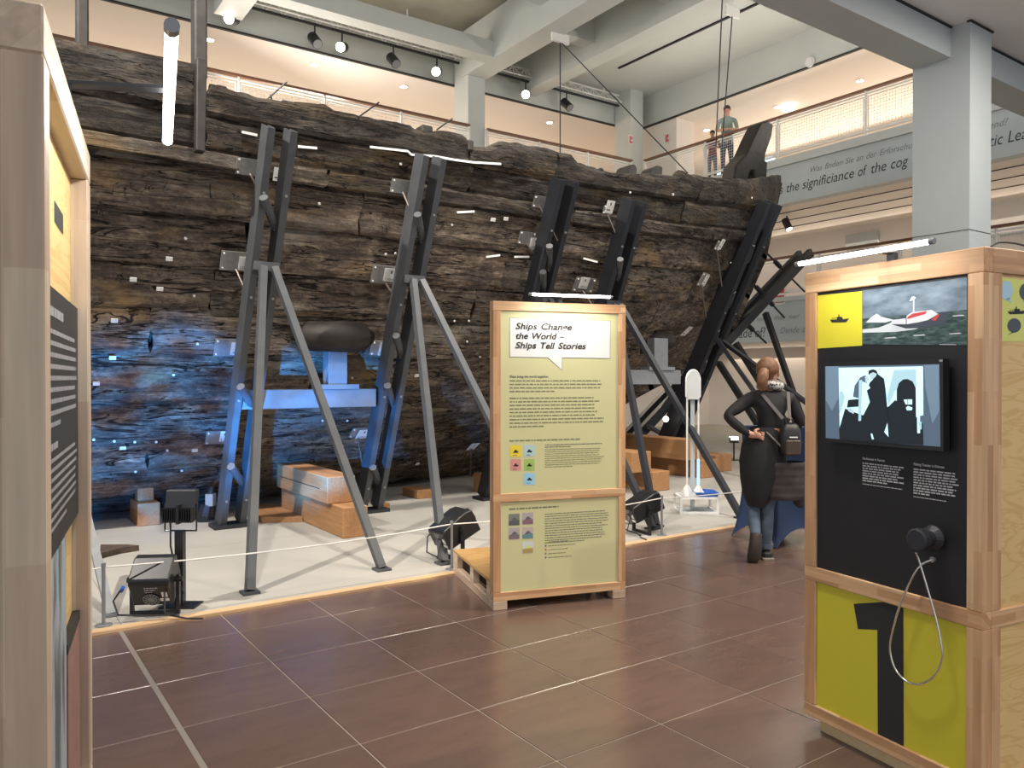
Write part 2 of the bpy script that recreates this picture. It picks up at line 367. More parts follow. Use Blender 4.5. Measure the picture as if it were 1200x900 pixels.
def tag(o, label, cat, group=None):
    o['label'] = label; o['category'] = cat
    if group: o['group'] = group
    return o
def thing(name, label, cat, loc=(0, 0, 0), rz=0, group=None):
    o = bpy.data.objects.new(name, None); COL.objects.link(o); o.location = loc; o.rotation_euler = (0, 0, rz)
    o.empty_display_size = .1; ORG[o.name] = Matrix.Translation(Vector(loc)) @ Matrix.Rotation(rz, 4, 'Z')
    return tag(o, label, cat, group)
def struct(o): o['kind'] = 'structure'; return o
def setroot(name, loc=(0, 0, 0)):
    o = bpy.data.objects.new(name, None); COL.objects.link(o); o.location = loc; ORG[o.name] = Matrix.Translation(Vector(loc)); o['kind'] = 'structure'; return o
def text(name, body, size, mat, origin, right, upv, parent=None, shear=0, align='LEFT', width=None, depth=.0015, spacing=1.0, bold=0):
    """flat lettering as a mesh: origin is the baseline start, right/up give the plane"""
    cu = bpy.data.curves.new('t', 'FONT'); cu.body = body; cu.size = size; cu.shear = shear; cu.align_x = align; cu.space_character = spacing; cu.offset = bold
    cu.resolution_u = 3
    t = bpy.data.objects.new('t', cu); COL.objects.link(t); dg = bpy.context.evaluated_depsgraph_get()
    me = bpy.data.meshes.new_from_object(t.evaluated_get(dg)); bpy.data.objects.remove(t); bpy.data.curves.remove(cu)
    r = Vector(right).normalized(); u = Vector(upv).normalized(); n = r.cross(u)
    k = 1
    if width and me.vertices: k = width/max(1e-6, max(v.co.x for v in me.vertices))
    org = Vector(origin) + n*depth
    inv = M4(parent).inverted() if parent is not None else Matrix.Identity(4)
    for v in me.vertices: v.co = inv @ (org + r*v.co.x*k + u*v.co.y)
    me.materials.clear(); me.materials.append(MATS[mat]); me.name = name
    o = bpy.data.objects.new(name, me); COL.objects.link(o)
    if parent is not None: o.parent = parent
    return o
def word_lines(mb, o, r, u, lines, width, pitch, h, seed, wobble=.25, gap_=.75):
    """rows of unreadably small print: one thin bar per word"""
    rnd = random.Random(seed); o = Vector(o); r = Vector(r).normalized(); u = Vector(u).normalized()
    for i in range(lines):
        W = width*(1 - (rnd.random()*wobble if i < lines-1 else .35+.3*rnd.random())); x = 0
        while x < W:
            l = min(h*(1.2+rnd.random()*4.5), W-x)
            if l < h*.6: break
            a = o + r*x - u*(i*pitch); mb.flat([a, a+r*l, a+r*l+u*h, a+u*h]); x += l + h*gap_
    return mb
# ================================================================== SETTING
# floor with tiles
TX0, TY0, TS = 1.3825, 5.520, 0.6
def floor_mat():
    m, nt, b = newmat('floor_far')
    tc = N(nt, 'ShaderNodeTexCoord'); mp = N(nt, 'ShaderNodeMapping'); mp.inputs['Location'].default_value = (-TX0+60, -TY0+60, 0); L(nt, tc.outputs['Object'], mp.inputs[0])
    br = N(nt, 'ShaderNodeTexBrick'); br.offset = 0; br.inputs['Scale'].default_value = 1; br.inputs['Brick Width'].default_value = TS; br.inputs['Row Height'].default_value = TS
    br.inputs['Mortar Size'].default_value = .005; br.inputs['Mortar Smooth'].default_value = 0
    br.inputs['Color1'].default_value = (.10, .063, .052, 1); br.inputs['Color2'].default_value = (.13, .08, .062, 1); br.inputs['Mortar'].default_value = (.36, .31, .26, 1)
    L(nt, mp.outputs[0], br.inputs['Vector']); L(nt, br.outputs['Color'], b.inputs['Base Color']); b.inputs['Roughness'].default_value = .34
floor_mat()
floor = struct(box('floor', (-8, -8, -.1), (24, 5.36, -.003), 'floor_far'))
tile_me = {}
def tile(x0, x1, y0, y1):
    key = (round(x1-x0, 3), round(y1-y0, 3))
    if key not in tile_me:
        a, c = key[0]/2, key[1]/2; t = .0015
        mb = MB().add([(-a, -c, -.003), (a, -c, -.003), (a, c, -.003), (-a, c, -.003), (-a, -c, 0-t), (a, -c, -t), (a, c, -t), (-a, c, -t), (-a+t, -c+t, 0), (a-t, -c+t, 0), (a-t, c-t, 0), (-a+t, c-t, 0)],
                      [(0, 1, 5, 4), (1, 2, 6, 5), (2, 3, 7, 6), (3, 0, 4, 7), (4, 5, 9, 8), (5, 6, 10, 9), (6, 7, 11, 10), (7, 4, 8, 11), (8, 9, 10, 11)])
        me = bpy.data.meshes.new('tile'); me.from_pydata([tuple(v) for v in mb.v], [], mb.f); me.materials.append(MATS['tile_brown']); tile_me[key] = me
    o = bpy.data.objects.new('tile', tile_me[key]); COL.objects.link(o); o.location = ((x0+x1)/2, (y0+y1)/2, 0); o.parent = floor
G = .0035
for i in range(-4, 16):
    for j in range(0, 9):
        x0 = TX0+i*TS; y1 = TY0-j*TS; y0 = y1-TS; x1 = x0+TS; y1 = min(y1, 5.36)
        c = Vector(((x0+x1)/2, (y0+y1)/2, 0))
        if (c-_C).dot(_F) < .9: continue
        px = proj(c)
        if px[0] < -260 or px[0] > 1460 or px[1] > 1250: continue
        g0 = g1 = G
        if i == -1: g0 = .014
        if i == -2: g1 = .014
        tile(x0+g0, x1-g1, y0+G, y1-G)
MB().box((TX0-TS-.013, -2, -.003), (TX0-TS+.013, 5.36, -.0015)).build('expansion_joint', 'grout_joint', floor)

# platform for the ship
plat = struct(box('floor_platform', (-4, 5.43, -.1), (16.6, 17.9, .004), 'grout_joint'))
for i in range(-2, 7):
    for j in range(0, 6):
        xa = -4+(i+2)*2.4; ya = 5.44+j*2.1
        if xa > 16: continue
        o = box('panel', (xa+.002, ya+.002, .004), (min(xa+2.398, 16.6), ya+2.098, .012), 'concrete', plat)
struct(MB().box((-4, 5.36, -.1), (16.6, 5.445, .016)).build('trim_1', 'edge_wood'))

# near pillar with edge beam and ceiling of the gallery overhead
p = struct(box('pillar_1', (10.0, 4.63, 0), (10.55, 5.33, 5.53), 'paint_grey'))
MB().box((9.997, 4.627, 3.37), (10.553, 5.333, 3.378)).build('joint', 'dark_line', p)
struct(box('beam_1', (-8, 4.86, 5.53), (17.0, 5.33, 5.90), 'paint_grey'))
MB().box((9.98, 4.61, 5.885), (10.57, 4.66, 5.904)).build('shadow_gap', 'dark_line', p)
MB().box((10.0, 4.63, 5.53), (10.55, 5.33, 5.904)).build('pillar_head', 'paint_grey', p)
struct(box('ceiling_gap', (-8, 4.835, 5.885), (17, 4.862, 5.904), 'dark_line'))
struct(box('ceiling', (-8, -5, 5.905), (24, 5.33, 6.95), 'white'))

# right hand side: two galleries one above the other, at X = 17
GX = 17.0; GY = 17.6; ZG = 7.13; ZC = 9.5
struct(box('wall_fascia_upper', (GX, -4, 5.97), (GX+.3, 17.9, 6.93), 'paint_grey'))
struct(box('trim_2', (GX-.07, 5.0, 6.93), (GX+.3, 17.6, ZG), 'paint'))
struct(box('floor_gallery_right', (GX+.3, 5.33, 6.6), (24, 26, ZG), 'warm_white'))
struct(box('ceiling_under_gallery_right', (GX+.3, -4, 5.97), (21.2, 18, 6.05), 'warm_white'))
for k, xx in enumerate((17.9, 18.8, 19.7)): struct(box('trim_ceiling_slot', (xx, -4, 5.955), (xx+.03, 18, 5.972), 'dark_line'))
struct(box('wall_fascia_lower', (GX, 5.4, 2.5), (GX+.3, 17.9, 3.5), 'paint_grey'))
struct(box('trim_3', (GX-.05, 5.4, 3.5), (GX+.3, 17.6, 3.62), 'paint'))
struct(box('floor_gallery_lower', (GX+.3, -4, 3.2), (21.2, 18, 3.5), 'warm_white'))
struct(box('ceiling_ground_right', (GX+.3, 5.4, 2.5), (20.6, 18, 2.55), 'warm_white'))
struct(box('wall_right_middle', (21.2, -4, 3.2), (21.4, 18, 6.0), 'warm_white'))
struct(box('wall_right_ground', (20.6, 5.4, 0), (20.8, 18, 2.5), 'warm_white'))
struct(box('floor_right', (16.6, 5.36, -.1), (24, 18, 0), 'concrete'))
struct(box('wall_right_upper', (24, -4, 6.6), (24.2, 26, 9.6), 'warm_white'))
struct(box('ceiling_gallery_right', (17.75, 5.4, ZC), (24, 26, ZC+.1), 'warm_white'))
struct(box('wall_bulkhead_right', (17.70, 5.0, ZC+.03), (17.9, 18.4, 10.7), 'paint'))
struct(box('trim_4', (17.68, 5.0, ZC-.01), (17.76, 18.4, ZC+.03), 'dark_line'))
struct(box('wall_gallery_corner', (17.8, 16.75, ZG), (18.6, 19, ZC), 'warm_white'))
# back side
struct(box('wall_back', (-8, 17.9, 0), (17.3, 18.1, 7.0), 'warm_white'))
struct(box('wall_back_right', (17.3, 17.9, 0), (21.4, 18.1, 7.0), 'warm_white'))
struct(box('trim_5', (-8, GY-.05, 6.93), (17.0, 18.1, ZG), 'paint'))
struct(box('floor_gallery_back', (-8, 18.1, 6.7), (24, 26, ZG-.02), 'warm_white'))
struct(box('ceiling_gallery_back', (-8, 18.45, ZC), (17.75, 26, ZC+.1), 'warm_white'))
struct(box('wall_bulkhead_back', (-8, 18.40, ZC+.03), (17.7, 18.6, 10.7), 'paint'))
struct(box('trim_6', (-8, 18.38, ZC-.01), (17.7, 18.46, ZC+.03), 'dark_line'))
struct(box('wall_gallery_back', (-8, 26, 6.6), (24, 26.2, 9.6), 'warm_white'))
# pillars at the gallery edge
P2X = ony(548.5, 140, 17.66).x
struct(box('pillar_2', (P2X, 17.66, 6), (P2X+.53, 18.36, 10.7), 'paint'))
struct(box('pillar_3', (16.75, 17.66, 6), (17.28, 18.36, 10.7), 'paint'))
# roof: slab, main beams and cross beams
struct(box('ceiling_roof', (-8, 4.5, 11.0), (24, 26, 11.2), 'roof_concrete'))
struct(box('beam_main', (P2X-.05, 4.8, 9.57), (P2X+.58, 17.9, 10.75), 'paint'))
struct(box('beam_main', (13.15, 4.8, 9.75), (13.65, 18.4, 10.9), 'paint'))
struct(box('beam_main', (P2X-6.4, 4.8, 9.57), (P2X-5.8, 17.9, 10.75), 'paint'))
struct(box('beam_crane', (-8, 16.35, 9.57), (P2X-.05, 16.75, 9.98), 'paint'))
struct(box('beam_cross', (P2X+.58, 15.2, 10.1), (13.15, 15.6, 11.0), 'paint'))
struct(box('beam_cross', (P2X+.58, 12.3, 10.1), (13.15, 12.7, 11.0), 'paint'))
struct(box('beam_cross', (P2X-5.8, 14.0, 10.1), (P2X-.05, 14.4, 11.0), 'paint'))
struct(box('ceiling_soffit_right', (13.65, 4.8, 10.45), (17.7, 18.4, 10.6), 'paint'))
ta = onz(725, 80, 10.43); tb0 = onz(897, 0, 10.43)
struct(MB().bar(ta, tb0+(tb0-ta)*.6, .06, .04).build('trim_track', 'dark_line'))

# ------------------------------------------------------------------ lettering on the fascias (reads towards -Y)
def text_w(body, size):
    cu = bpy.data.curves.new('t', 'FONT'); cu.body = body+'.'; cu.size = size; t = bpy.data.objects.new('t', cu); COL.objects.link(t); dg = bpy.context.evaluated_depsgraph_get()
    me = bpy.data.meshes.new_from_object(t.evaluated_get(dg)); r = max(v.co.x for v in me.vertices); bpy.data.objects.remove(t); bpy.data.curves.remove(cu); bpy.data.meshes.remove(me); return r
def words(body, size, mat, org, right, parent, shear, width, depth, bold=0, name='word'):
    """a line of lettering, one mesh per word"""
    dot = text_w('', size); tot = text_w(body, size)-dot; k = width/tot; r = Vector(right); pre = ''; out = []
    for wd in body.split(' '):
        x0 = text_w(pre, size)-dot; x1 = text_w(pre+wd, size)-dot
        out.append(text(name, wd, size, mat, Vector(org)+r*x0*k, r, (0, 0, 1), parent, shear=shear, width=(x1-x0)*k, depth=depth, bold=bold)); pre += wd+' '
    return out
def fascia_text(body, y_start, z, size, mat, label, width=None, shear=.25, cat='lettering'):
    th = thing('wall_lettering', label, cat, (GX, y_start, z)); words(body, size, mat, (GX, y_start, z), (0, -1, 0), th, shear, width, .004); return th
def yx(x): return onx(x, 300, GX).y
fascia_text('What was the significiance of the cog', yx(872), 6.24, .33, 'script_ink', 'dark handwritten English question left of the near pillar on the upper gallery fascia', width=yx(872)-yx(1064), shear=.2)
fascia_text('for the Hanseatic League', yx(1069), 6.24, .33, 'script_ink', 'dark handwritten words ending the question right of the near pillar on the upper fascia', width=yx(1069)-yx(1228), shear=.2)
fascia_text('Was finden Sie an der Erforschung der Kogge spannend?', yx(948), 6.60, .20, 'script_pale', 'pale handwritten German question on the upper gallery fascia, above the English one', width=yx(948)-yx(1181), shear=.3)
fascia_text('What wood is it made of?', yx(790), 2.64, .36, 'script_ink', 'large dark handwritten question on the lower gallery fascia behind the struts', width=yx(790)-yx(897.5), shear=.1)
fascia_text('How did the cog get into the Weser river?', yx(842), 3.05, .17, 'script_pale', 'small pale handwritten line about the river on the lower gallery fascia', width=yx(842)-yx(937), shear=.3)
fascia_text('Dende die', yx(914), 2.70, .22, 'script_pale', 'pale handwritten words beside the right crate on the lower gallery fascia', width=yx(914)-yx(950), shear=.3)

# ------------------------------------------------------------------ railings
def railing(label, p, q, z0, h, bays, cat='railing', rail_mat='handrail_wood', first_post=True):
    p = Vector(p); q = Vector(q); d = (q-p); ln = d.length; d.normalize(); up = Vector((0, 0, 1)); nrm = up.cross(d)
    th = thing('gallery_railing', label, cat, (p.x, p.y, z0))
    MB().bar(p+up*(z0+h), q+up*(z0+h), .11, .055).build('handrail', rail_mat, th)
    MB().bar(p+up*(z0+h-.09), q+up*(z0+h-.09), .04, .03).build('top_rail', 'white', th)
    MB().bar(p+up*(z0+.12), q+up*(z0+.12), .04, .04).build('bottom_rail', 'white', th)
    for i in range(bays+1):
        a = p+d*(ln*i/bays); MB().bar(a+up*z0, a+up*(z0+h), .06, .04, d).build('post', 'white', th)
    for i in range(bays):
        a = p+d*(ln*i/bays+.06); b = p+d*(ln*(i+1)/bays-.06); w_ = (b-a).length; mb = MB()
        for z in (z0+.17, z0+h-.16): mb.bar(a+up*z, b+up*z, .02, .02)
        for e in (a, b): mb.bar(e+up*(z0+.17), e+up*(z0+h-.16), .02, .02, d)
        mb.build('infill_frame', 'white', th)
        mb = MB(); n = int(w_/.07); zz0 = z0+.17; zz1 = z0+h-.16; m_ = int((zz1-zz0)/.07)
        for k in range(1, n):
            s = a+d*(w_*k/n); mb.flat([s+up*zz0-d*.004, s+up*zz0+d*.004, s+up*zz1+d*.004, s+up*zz1-d*.004])
        for k in range(1, m_):
            z = zz0+(zz1-zz0)*k/m_; mb.flat([a+up*(z-.004), b+up*(z-.004), b+up*(z+.004), a+up*(z+.004)])
        g = mb.build('wire_mesh', 'white', th); g['kind'] = 'stuff'
    return th
railing('long railing with brown handrail on the back gallery, left of the white pillar', (-3.0, GY, 0), (P2X, GY, 0), ZG, 1.08, 7)
railing('short railing with brown handrail on the back gallery, between two pillars', (P2X+.55, GY, 0), (16.75, GY, 0), ZG, 1.08, 3)
railing('upper railing with brown handrail on the right gallery where people stand', (GX+.06, 17.35, 0), (GX+.06, 5.4, 0), ZG, 1.08, 5)
railing('lower railing with dark handrail on the right gallery, behind the right crate', (GX+.06, 17.35, 0), (GX+.06, 5.4, 0), 3.62, 1.0, 6)

# ================================================================== SHIP HULL
YC = 11.3
ZP = [0, .2, .35, .7, 1.2, 2.0, 3.0, 3.8, 4.3, 6.5]; YP = [10.2, 9.7, 9.2, 8.85, 8.5, 8.05, 7.55, 7.2, 7.05, 6.9]
SX = [-3, .15, 1.0, 1.45, 1.9, 2.6, 4.3, 6.2, 8]; SV = [8.4, 8.6, 9.8, 11.0, 12.2, 13.4, 14.5, 15.1, 15.5]
def interp(x, xs, ys):
    if x <= xs[0]: return ys[0]
    for i in range(1, len(xs)):
        if x <= xs[i]: return ys[i-1]+(ys[i]-ys[i-1])*(x-xs[i-1])/(xs[i]-xs[i-1])
    return ys[-1]
def stemx(z): return interp(z, SX, SV)
def hully(X, z):
    u = (stemx(z)-X)/7.5
    if u <= 0: return YC
    g = 1 if u >= 1 else 1-(1-u)**1.9
    return YC-(YC-interp(z, ZP, YP))*g
def hull_hit(px, py, off=0.0):
    d = ray(px, py); t = 5.0
    while t < 22:
        P = _C+d*t
        if P.y > hully(P.x, P.z): break
        t += .01
    n = hull_n(P.x, P.z); return P+n*off, n
def hull_n(X, z):
    e = .04; dx = Vector((2*e, hully(X+e, z)-hully(X-e, z), 0)); dz = Vector((0, hully(X, z+e)-hully(X, z-e), 2*e))
    n = dx.cross(dz).normalized(); return n if n.y < 0 else -n
def sheer(X): return (max(0, X-6)/9)**2
TOPPX = [(76, 46), (150, 60), (239, 76), (241, 98), (262, 104), (300, 112), (335, 118), (360, 122), (380, 122), (392, 129), (400, 131), (480, 145), (484, 149), (540, 156), (548, 163), (553, 172), (575, 172), (588, 165), (600, 166), (640, 173), (673, 181), (675, 192), (700, 198), (735, 205), (794, 206), (800, 199), (808, 204), (830, 207), (870, 209), (890, 210)]
TOPX, TOPZ = [-3], [4.25]
for a in TOPPX:
    P, _ = hull_hit(*a)
    if P.x > TOPX[-1]+.002: TOPX.append(P.x); TOPZ.append(P.z)
TOPX.append(15.3); TOPZ.append(6.15)
def ztop(X): return interp(X, TOPX, TOPZ)
STR = [.03, .36, .62, .95, 1.35, 1.83, 2.24, 2.63, 3.06, 3.45, 3.60, 3.87, None]
def zedge(k, X):
    if STR[k] is None: return ztop(X)
    return STR[k]*(1+.42*sheer(X)*min(1, STR[k]/1.2+.1))
ship = thing('ship_hull', 'huge dark weathered timber hull of a medieval cargo ship on the platform', 'ship', (5, 9, 0))
def nz(x, y, z=0): return noise.noise(Vector((x, y, z)))
def plank(k, xa, xb, last, rnd):
    seed = rnd.random()*50; dx = .05 if k == len(STR)-2 else .10
    nu = max(6, int((xb-xa)/dx)); nv = 6; th = .075; po = rnd.uniform(-.008, .012)
    outer, inner = [], []
    rough_end = rnd.uniform(-.03, .03)
    for i in range(nu+1):
        u = i/nu
        for j in range(nv+1):
            v = j/nv
            X = xa+(xb-xa)*u
            if last:
                # run each edge to the stem
                lo, hi = xa, 15.4
                for _ in range(16):
                    mid = (lo+hi)/2; z = zedge(k, mid)*(1-v)+zedge(k+1, mid)*v
                    if stemx(z) > mid: lo = mid
                    else: hi = mid
                X = xa+(lo-.03-xa)*u
            else: X += (.02*math.sin(v*7+seed)+rough_end*v)*(1 if i in (0, nu) else 0)
            zl = zedge(k, X)+.016*nz(X*1.4, k*7.1+.3)+.010*nz(X*5, k*3.3); zu = zedge(k+1, X)
            zu += (.016*nz(X*1.4, (k+1)*7.1+.3)+.010*nz(X*5, (k+1)*3.3)) if k < len(STR)-2 else (.022*nz(X*3.1, 4.4)+.016*nz(X*9, 1.2))
            zl -= .012; zu -= .004
            z = zl+(zu-zl)*v; n = hull_n(X, z)
            edge = -.022*(max(0, abs(v-.5)*2-.72)/.28)**2
            off = (.02 if k == 9 else 0)+po+.045*(1-v)*(1 if k < 9 else .35)+.020*nz(X*1.6, z*3.4, seed)+.012*nz(X*5, z*11, seed)+edge
            P = Vector((X, hully(X, z), z)); outer.append(P+n*off); inner.append(P+n*(off-th))
    W = nv+1; no = len(outer); f = []
    for i in range(nu):
        for j in range(nv):
            a = i*W+j; f.append((a, a+W, a+W+1, a+1)); f.append((no+a, no+a+1, no+a+W+1, no+a+W))
    for i in range(nu):
        a = i*W; f.append((a, no+a, no+a+W, a+W)); a = i*W+nv; f.append((a, a+W, no+a+W, no+a))
    for j in range(nv):
        f.append((j, j+1, no+j+1, no+j)); a = nu*W+j; f.append((a, no+a, no+a+1, a+1))
    mb = MB(); mb.v = outer+inner; mb.f = f
    return mb.build('plank', 'hull_brown' if k == 9 else 'hull_wood', ship, smooth=False)
rnd = random.Random(5)
BUTTS = {11: [1.72, 4.42, 5.6, 8.15], 10: [1.75, 4.5, 7.9], 9: [.9, 2.9, 6.0, 9.4], 8: [.2, 3.3, 6.9, 10.2], 7: [2.2, 5.2, 9.0], 6: [1.95, 4.9, 8.3, 11.0], 5: [1.45, 5.6, 9.4], 4: [3.1, 6.4, 10.0], 3: [2.6, 5.9, 9.0], 2: [1.55, 4.3, 7.4], 1: [2.3, 6.1], 0: [.6, 4.0, 7.1]}
for k in range(len(STR)-1):
    xs = [-3.0]+BUTTS[k]
    for i, a in enumerate(xs):
        last = i == len(xs)-1
        plank(k, a+.006, (xs[i+1]-.006) if not last else a+1, last, rnd)
# dark lining behind the planks (inner frames and ceiling of the hold)
mb = MB(); cols = []
XS_ = [-3+i*.5 for i in range(36)]
for X in XS_:
    col = []
    zb = .1 if X < 9.2 else None
    if zb is None:
        zb = interp(X, SV, SX)
    zt = max(zb+.05, ztop(X)-.25) if X < 14.6 else zb+.05
    for j in range(9):
        z = zb+(zt-zb)*j/8; n = hull_n(X, z); col.append(Vector((X, hully(X, z), z))-n*.14)
    cols.append(col)
for c in cols: mb.v += c
for i in range(len(cols)-1):
    for j in range(8): mb.f.append((i*9+j, (i+1)*9+j, (i+1)*9+j+1, i*9+j+1))
mb.build('inner_lining', 'debris', ship)
# stem post and its head
mb = MB(); pts = [Vector((stemx(z)+.10, YC, z)) for z in (.1, .6, 1.0, 1.45, 1.9, 2.6, 3.4, 4.3, 5.2, 6.0)]
for a, b_ in zip(pts, pts[1:]): mb.bar(a-(b_-a)*.05, b_+(b_-a)*.05, .26, .34, (0, 1, 0))
mb.build('stem_post', 'hull_wood', ship)
def poly_px(pts, Y, th, name, mat='old_dark'):
    pl = [ony(x, y, Y) for x, y in pts]; return MB().prism(pl, (0, th, 0)).build(name, mat, ship, bevel=.03)
poly_px([(860, 212), (863, 193), (875, 180), (884, 160), (892, 144), (899, 141), (907, 146), (905, 160), (898, 180), (897, 188), (900, 190), (899, 212), (886, 212), (884, 200), (880, 200), (876, 212)], 11.1, .38, 'stem_head')
poly_px([(735, 210), (735, 203), (738, 193), (746, 192), (748, 198), (747, 210)], 8.4, .3, 'timber_head')
poly_px([(763, 212), (766, 197), (772, 193), (778, 195), (777, 212)], 8.5, .3, 'timber_head')
poly_px([(800, 214), (801, 202), (806, 204), (812, 214)], 8.9, .3, 'timber_head')
poly_px([(702, 200), (704, 195), (709, 197), (710, 203)], 8.0, .3, 'timber_head')
def stub(x0, x1, ytop, ybot, Y, name='timber_stub'):
    a = ony(x0, ytop, Y); b = ony(x1, ytop, Y); zb = ony(x0, ybot, Y).z
    return MB().box((a.x, Y, zb), (b.x, Y+.16, a.z)).build(name, 'old_dark', ship, bevel=.015)
stub(253, 267, 98, 112, 7.15); stub(330, 345, 116, 130, 7.15); stub(495, 508, 145, 160, 7.12); stub(549, 556, 163, 176, 7.1)
stub(228, 243, -60, 90, 7.12, 'stern_post'); stub(90, 104, -60, 60, 7.3, 'stern_post')
MB().prism([ony(x, y, 6.95) for x, y in [(231, 66), (243, 69), (241, 178), (230, 176)]], (0, .10, 0)).build('stern_post', 'old_dark', ship, bevel=.008)
# rubbing strake of the stern
a0 = hull_hit(104, 158)[0]; a1 = hull_hit(278, 194)[0]
MB().bar(a0+Vector((-2.5, -.03, 0)), a1+Vector((0, -.03, 0)), .10, .13).build('wale', 'hull_brown', ship, bevel=.01)
# pale gaps where caulking shows between planks
def gap(pts):
    mb = MB()
    P = [hull_hit(x, y, .035)[0] for x, y in pts]
    for a, b_ in zip(P, P[1:]): mb.bar(a, b_, .012, .022)
    mb.build('caulking', 'card', ship)
for g in ([(432, 172), (476, 177), (480, 181), (508, 183), (530, 187), (552, 190), (585, 192)], [(282, 154), (300, 158)], [(534, 248), (554, 247)], [(568, 300), (584, 298)], [(601, 300), (618, 300)], [(682, 302), (698, 306)], [(348, 171), (370, 173)]):
    gap(g)
# little survey markers pinned to the planks
for x, y, kind in [(216, 277, 0), (197, 301, 1), (186, 336, 1), (155, 325, 1), (133, 373, 1), (131, 416, 1), (202, 436, 0), (112, 446, 1), (143, 521, 1), (227, 524, 1), (158, 548, 0), (212, 547, 0), (109, 511, 0), (133, 513, 0), (157, 514, 0), (182, 514, 0), (195, 524, 0),
                   (231, 143, 0), (226, 344, 0), (230, 400, 0), (450, 296, 0), (461, 295, 0), (467, 191, 0), (372, 237, 0), (545, 398, 0), (560, 415, 0), (547, 374, 0), (530, 374, 0), (575, 415, 0), (487, 540, 1), (486, 437, 1), (651, 214, 0), (785, 227, 0), (628, 319, 0), (527, 262, 0), (575, 256, 1), (590, 255, 1), (640, 300, 0), (735, 225, 0), (722, 247, 0), (853, 306, 0), (877, 231, 0), (868, 345, 0), (411, 440, 0), (376, 489, 0), (405, 489, 0), (310, 405, 0)]:
    P, n = hull_hit(x, y); t = Vector((0, 0, 1)).cross(n).normalized(); u = n.cross(t); s = .019 if kind else .013; P = P+n*.05
    mb = MB()
    if kind: mb.prism([P-t*s*1.5-u*s, P+t*s*1.5-u*s, P+t*s*1.5+u*s, P-t*s*1.5+u*s], n*.012)
    else: mb.prism([P+(t*math.cos(i*.785)+u*math.sin(i*.785))*s for i in range(8)], n*.012)
    mb.build('survey_marker', 'card', ship)
# cross-beam head poking through the side
P, n = hull_hit(390, 396); c = P
mb = MB(); mb.tube([c+Vector((-.32, .10, .0)), c+Vector((-.30, -.16, 0)), c+Vector((0, -.30, .0)), c+Vector((.20, -.30, 0)), c+Vector((.30, -.24, 0))], [.13, .16, .17, .15, .09], 10)
bm_ = mb.build('cross_beam_head', 'old_dark', ship, smooth=True)
P, n = hull_hit(766, 400)
MB().tube([P+Vector((-.25, .1, 0)), P+Vector((-.1, -.2, 0)), P+Vector((.15, -.25, 0))], [.2, .22, .12], 8).build('cross_beam_head', 'old_dark', ship, smooth=True)
# ================================================================== STEEL SUPPORTS
def sleeve_rod(root, c, n, l0=.12, l1=.22, reach=.45, r=.034, rr=.013):
    """adjusting sleeve with a threaded rod running to the hull"""
    c = Vector(c); n = Vector(n).normalized()
    s = MB().tube([c-n*l0, c+n*l1], r, 10).build('sleeve', 'steel', root, smooth=False)
    MB().tube([c+n*l1, c+n*reach], rr, 6).build('threaded_rod', 'rod', s)
    MB().tube([c+n*(l1-.02), c+n*(l1+.03)], r*.8, 6).build('nut', 'galv', s)
def brace(label, X, yb, yt, zt, apex_z, feet, sleeves=(), mat='steel', w=.065, h=.20, gap=.20, plates=True):
    root = thing('steel_brace', label, 'support', (X, yb, 0))
    for sx in (-1, 1):
        p = Vector((X+sx*gap/2, yb+.04, .05)); q = Vector((X+sx*gap/2, yt+.04, zt))
        b = MB().chan(p, q, w, h, .012, (0, 1, .4)).build('beam', mat, root)
        d = (q-p).normalized()
        for f in (.08, .36, .62, .86):
            c = p+(q-p)*f; out = Vector((0, -1, -(yb-yt)/zt)).normalized(); c = c+out*(h/2)
            MB().tube([c, c+out*.012], .013, 6).build('bolt', 'galv', b)
    MB().box((X-gap/2-.1, yb-.12, .012), (X+gap/2+.1, yb+.14, .05)).build('base_plate', 'steel_dark', root)
    def on(z): return yb+(yt-yb)*(z-.05)/(zt-.05)
    a = Vector((X, on(apex_z)-.10, apex_z))
    MB().bar(a+Vector((-gap/2-.02, .04, 0)), a+Vector((gap/2+.02, .04, 0)), .07, .08).build('apex_bracket', mat, root)
    for i, (fx, fy) in enumerate(feet):
        s = 1 if fx > X else -1
        st = a+Vector((s*.05, -.05, -.02)); ft = Vector((fx, fy, .03))
        lg = MB().bar(st, ft, .062, .062, (0, 1, 0)).build('leg', mat, root)
        MB().box((fx-.06, fy-.06, .012), (fx+.06, fy+.06, .03)).build('foot_plate', mat, lg)
    for z in sleeves:
        y = on(z); n = Vector((.50, .66, -.56)); sleeve_rod(root, (X-.05, y-.06, z), n, .12, .24, .50, .04)
    return root
brace('leftmost grey steel brace with splayed legs leaning against the hull', 2.28, 8.40, 6.80, 3.77, 2.60, [(1.68, 5.72), (2.76, 5.80)], (3.1, 1.42, .62))
brace('grey steel brace with splayed legs behind the wooden block stack, lower half lit blue', 3.85, 8.40, 6.90, 3.80, 2.60, [(3.28, 5.70), (4.42, 5.70)], (3.15, 1.95, .5, 1.42))
brace('dark steel brace rising behind the central green panel, left of a twin brace', 5.55, 8.42, 6.86, 3.80, 2.50, [(4.95, 5.72), (5.80, 5.78)], (3.0, 2.72), 'steel_dark')
brace('dark steel brace rising just above the right end of the green panel tube lamp', 6.66, 8.42, 6.90, 3.72, 2.50, [(5.93, 5.86), (7.05, 5.66)], (2.95,), 'steel_dark')
brace('dark steel brace leaning steeply against the bow of the hull', 10.30, 10.0, 7.72, 4.32, 2.2, [(9.15, 5.95), (11.0, 5.7)], (2.9, 2.3, 1.8, 3.6), 'steel_dark', w=.085, h=.30, gap=.27)
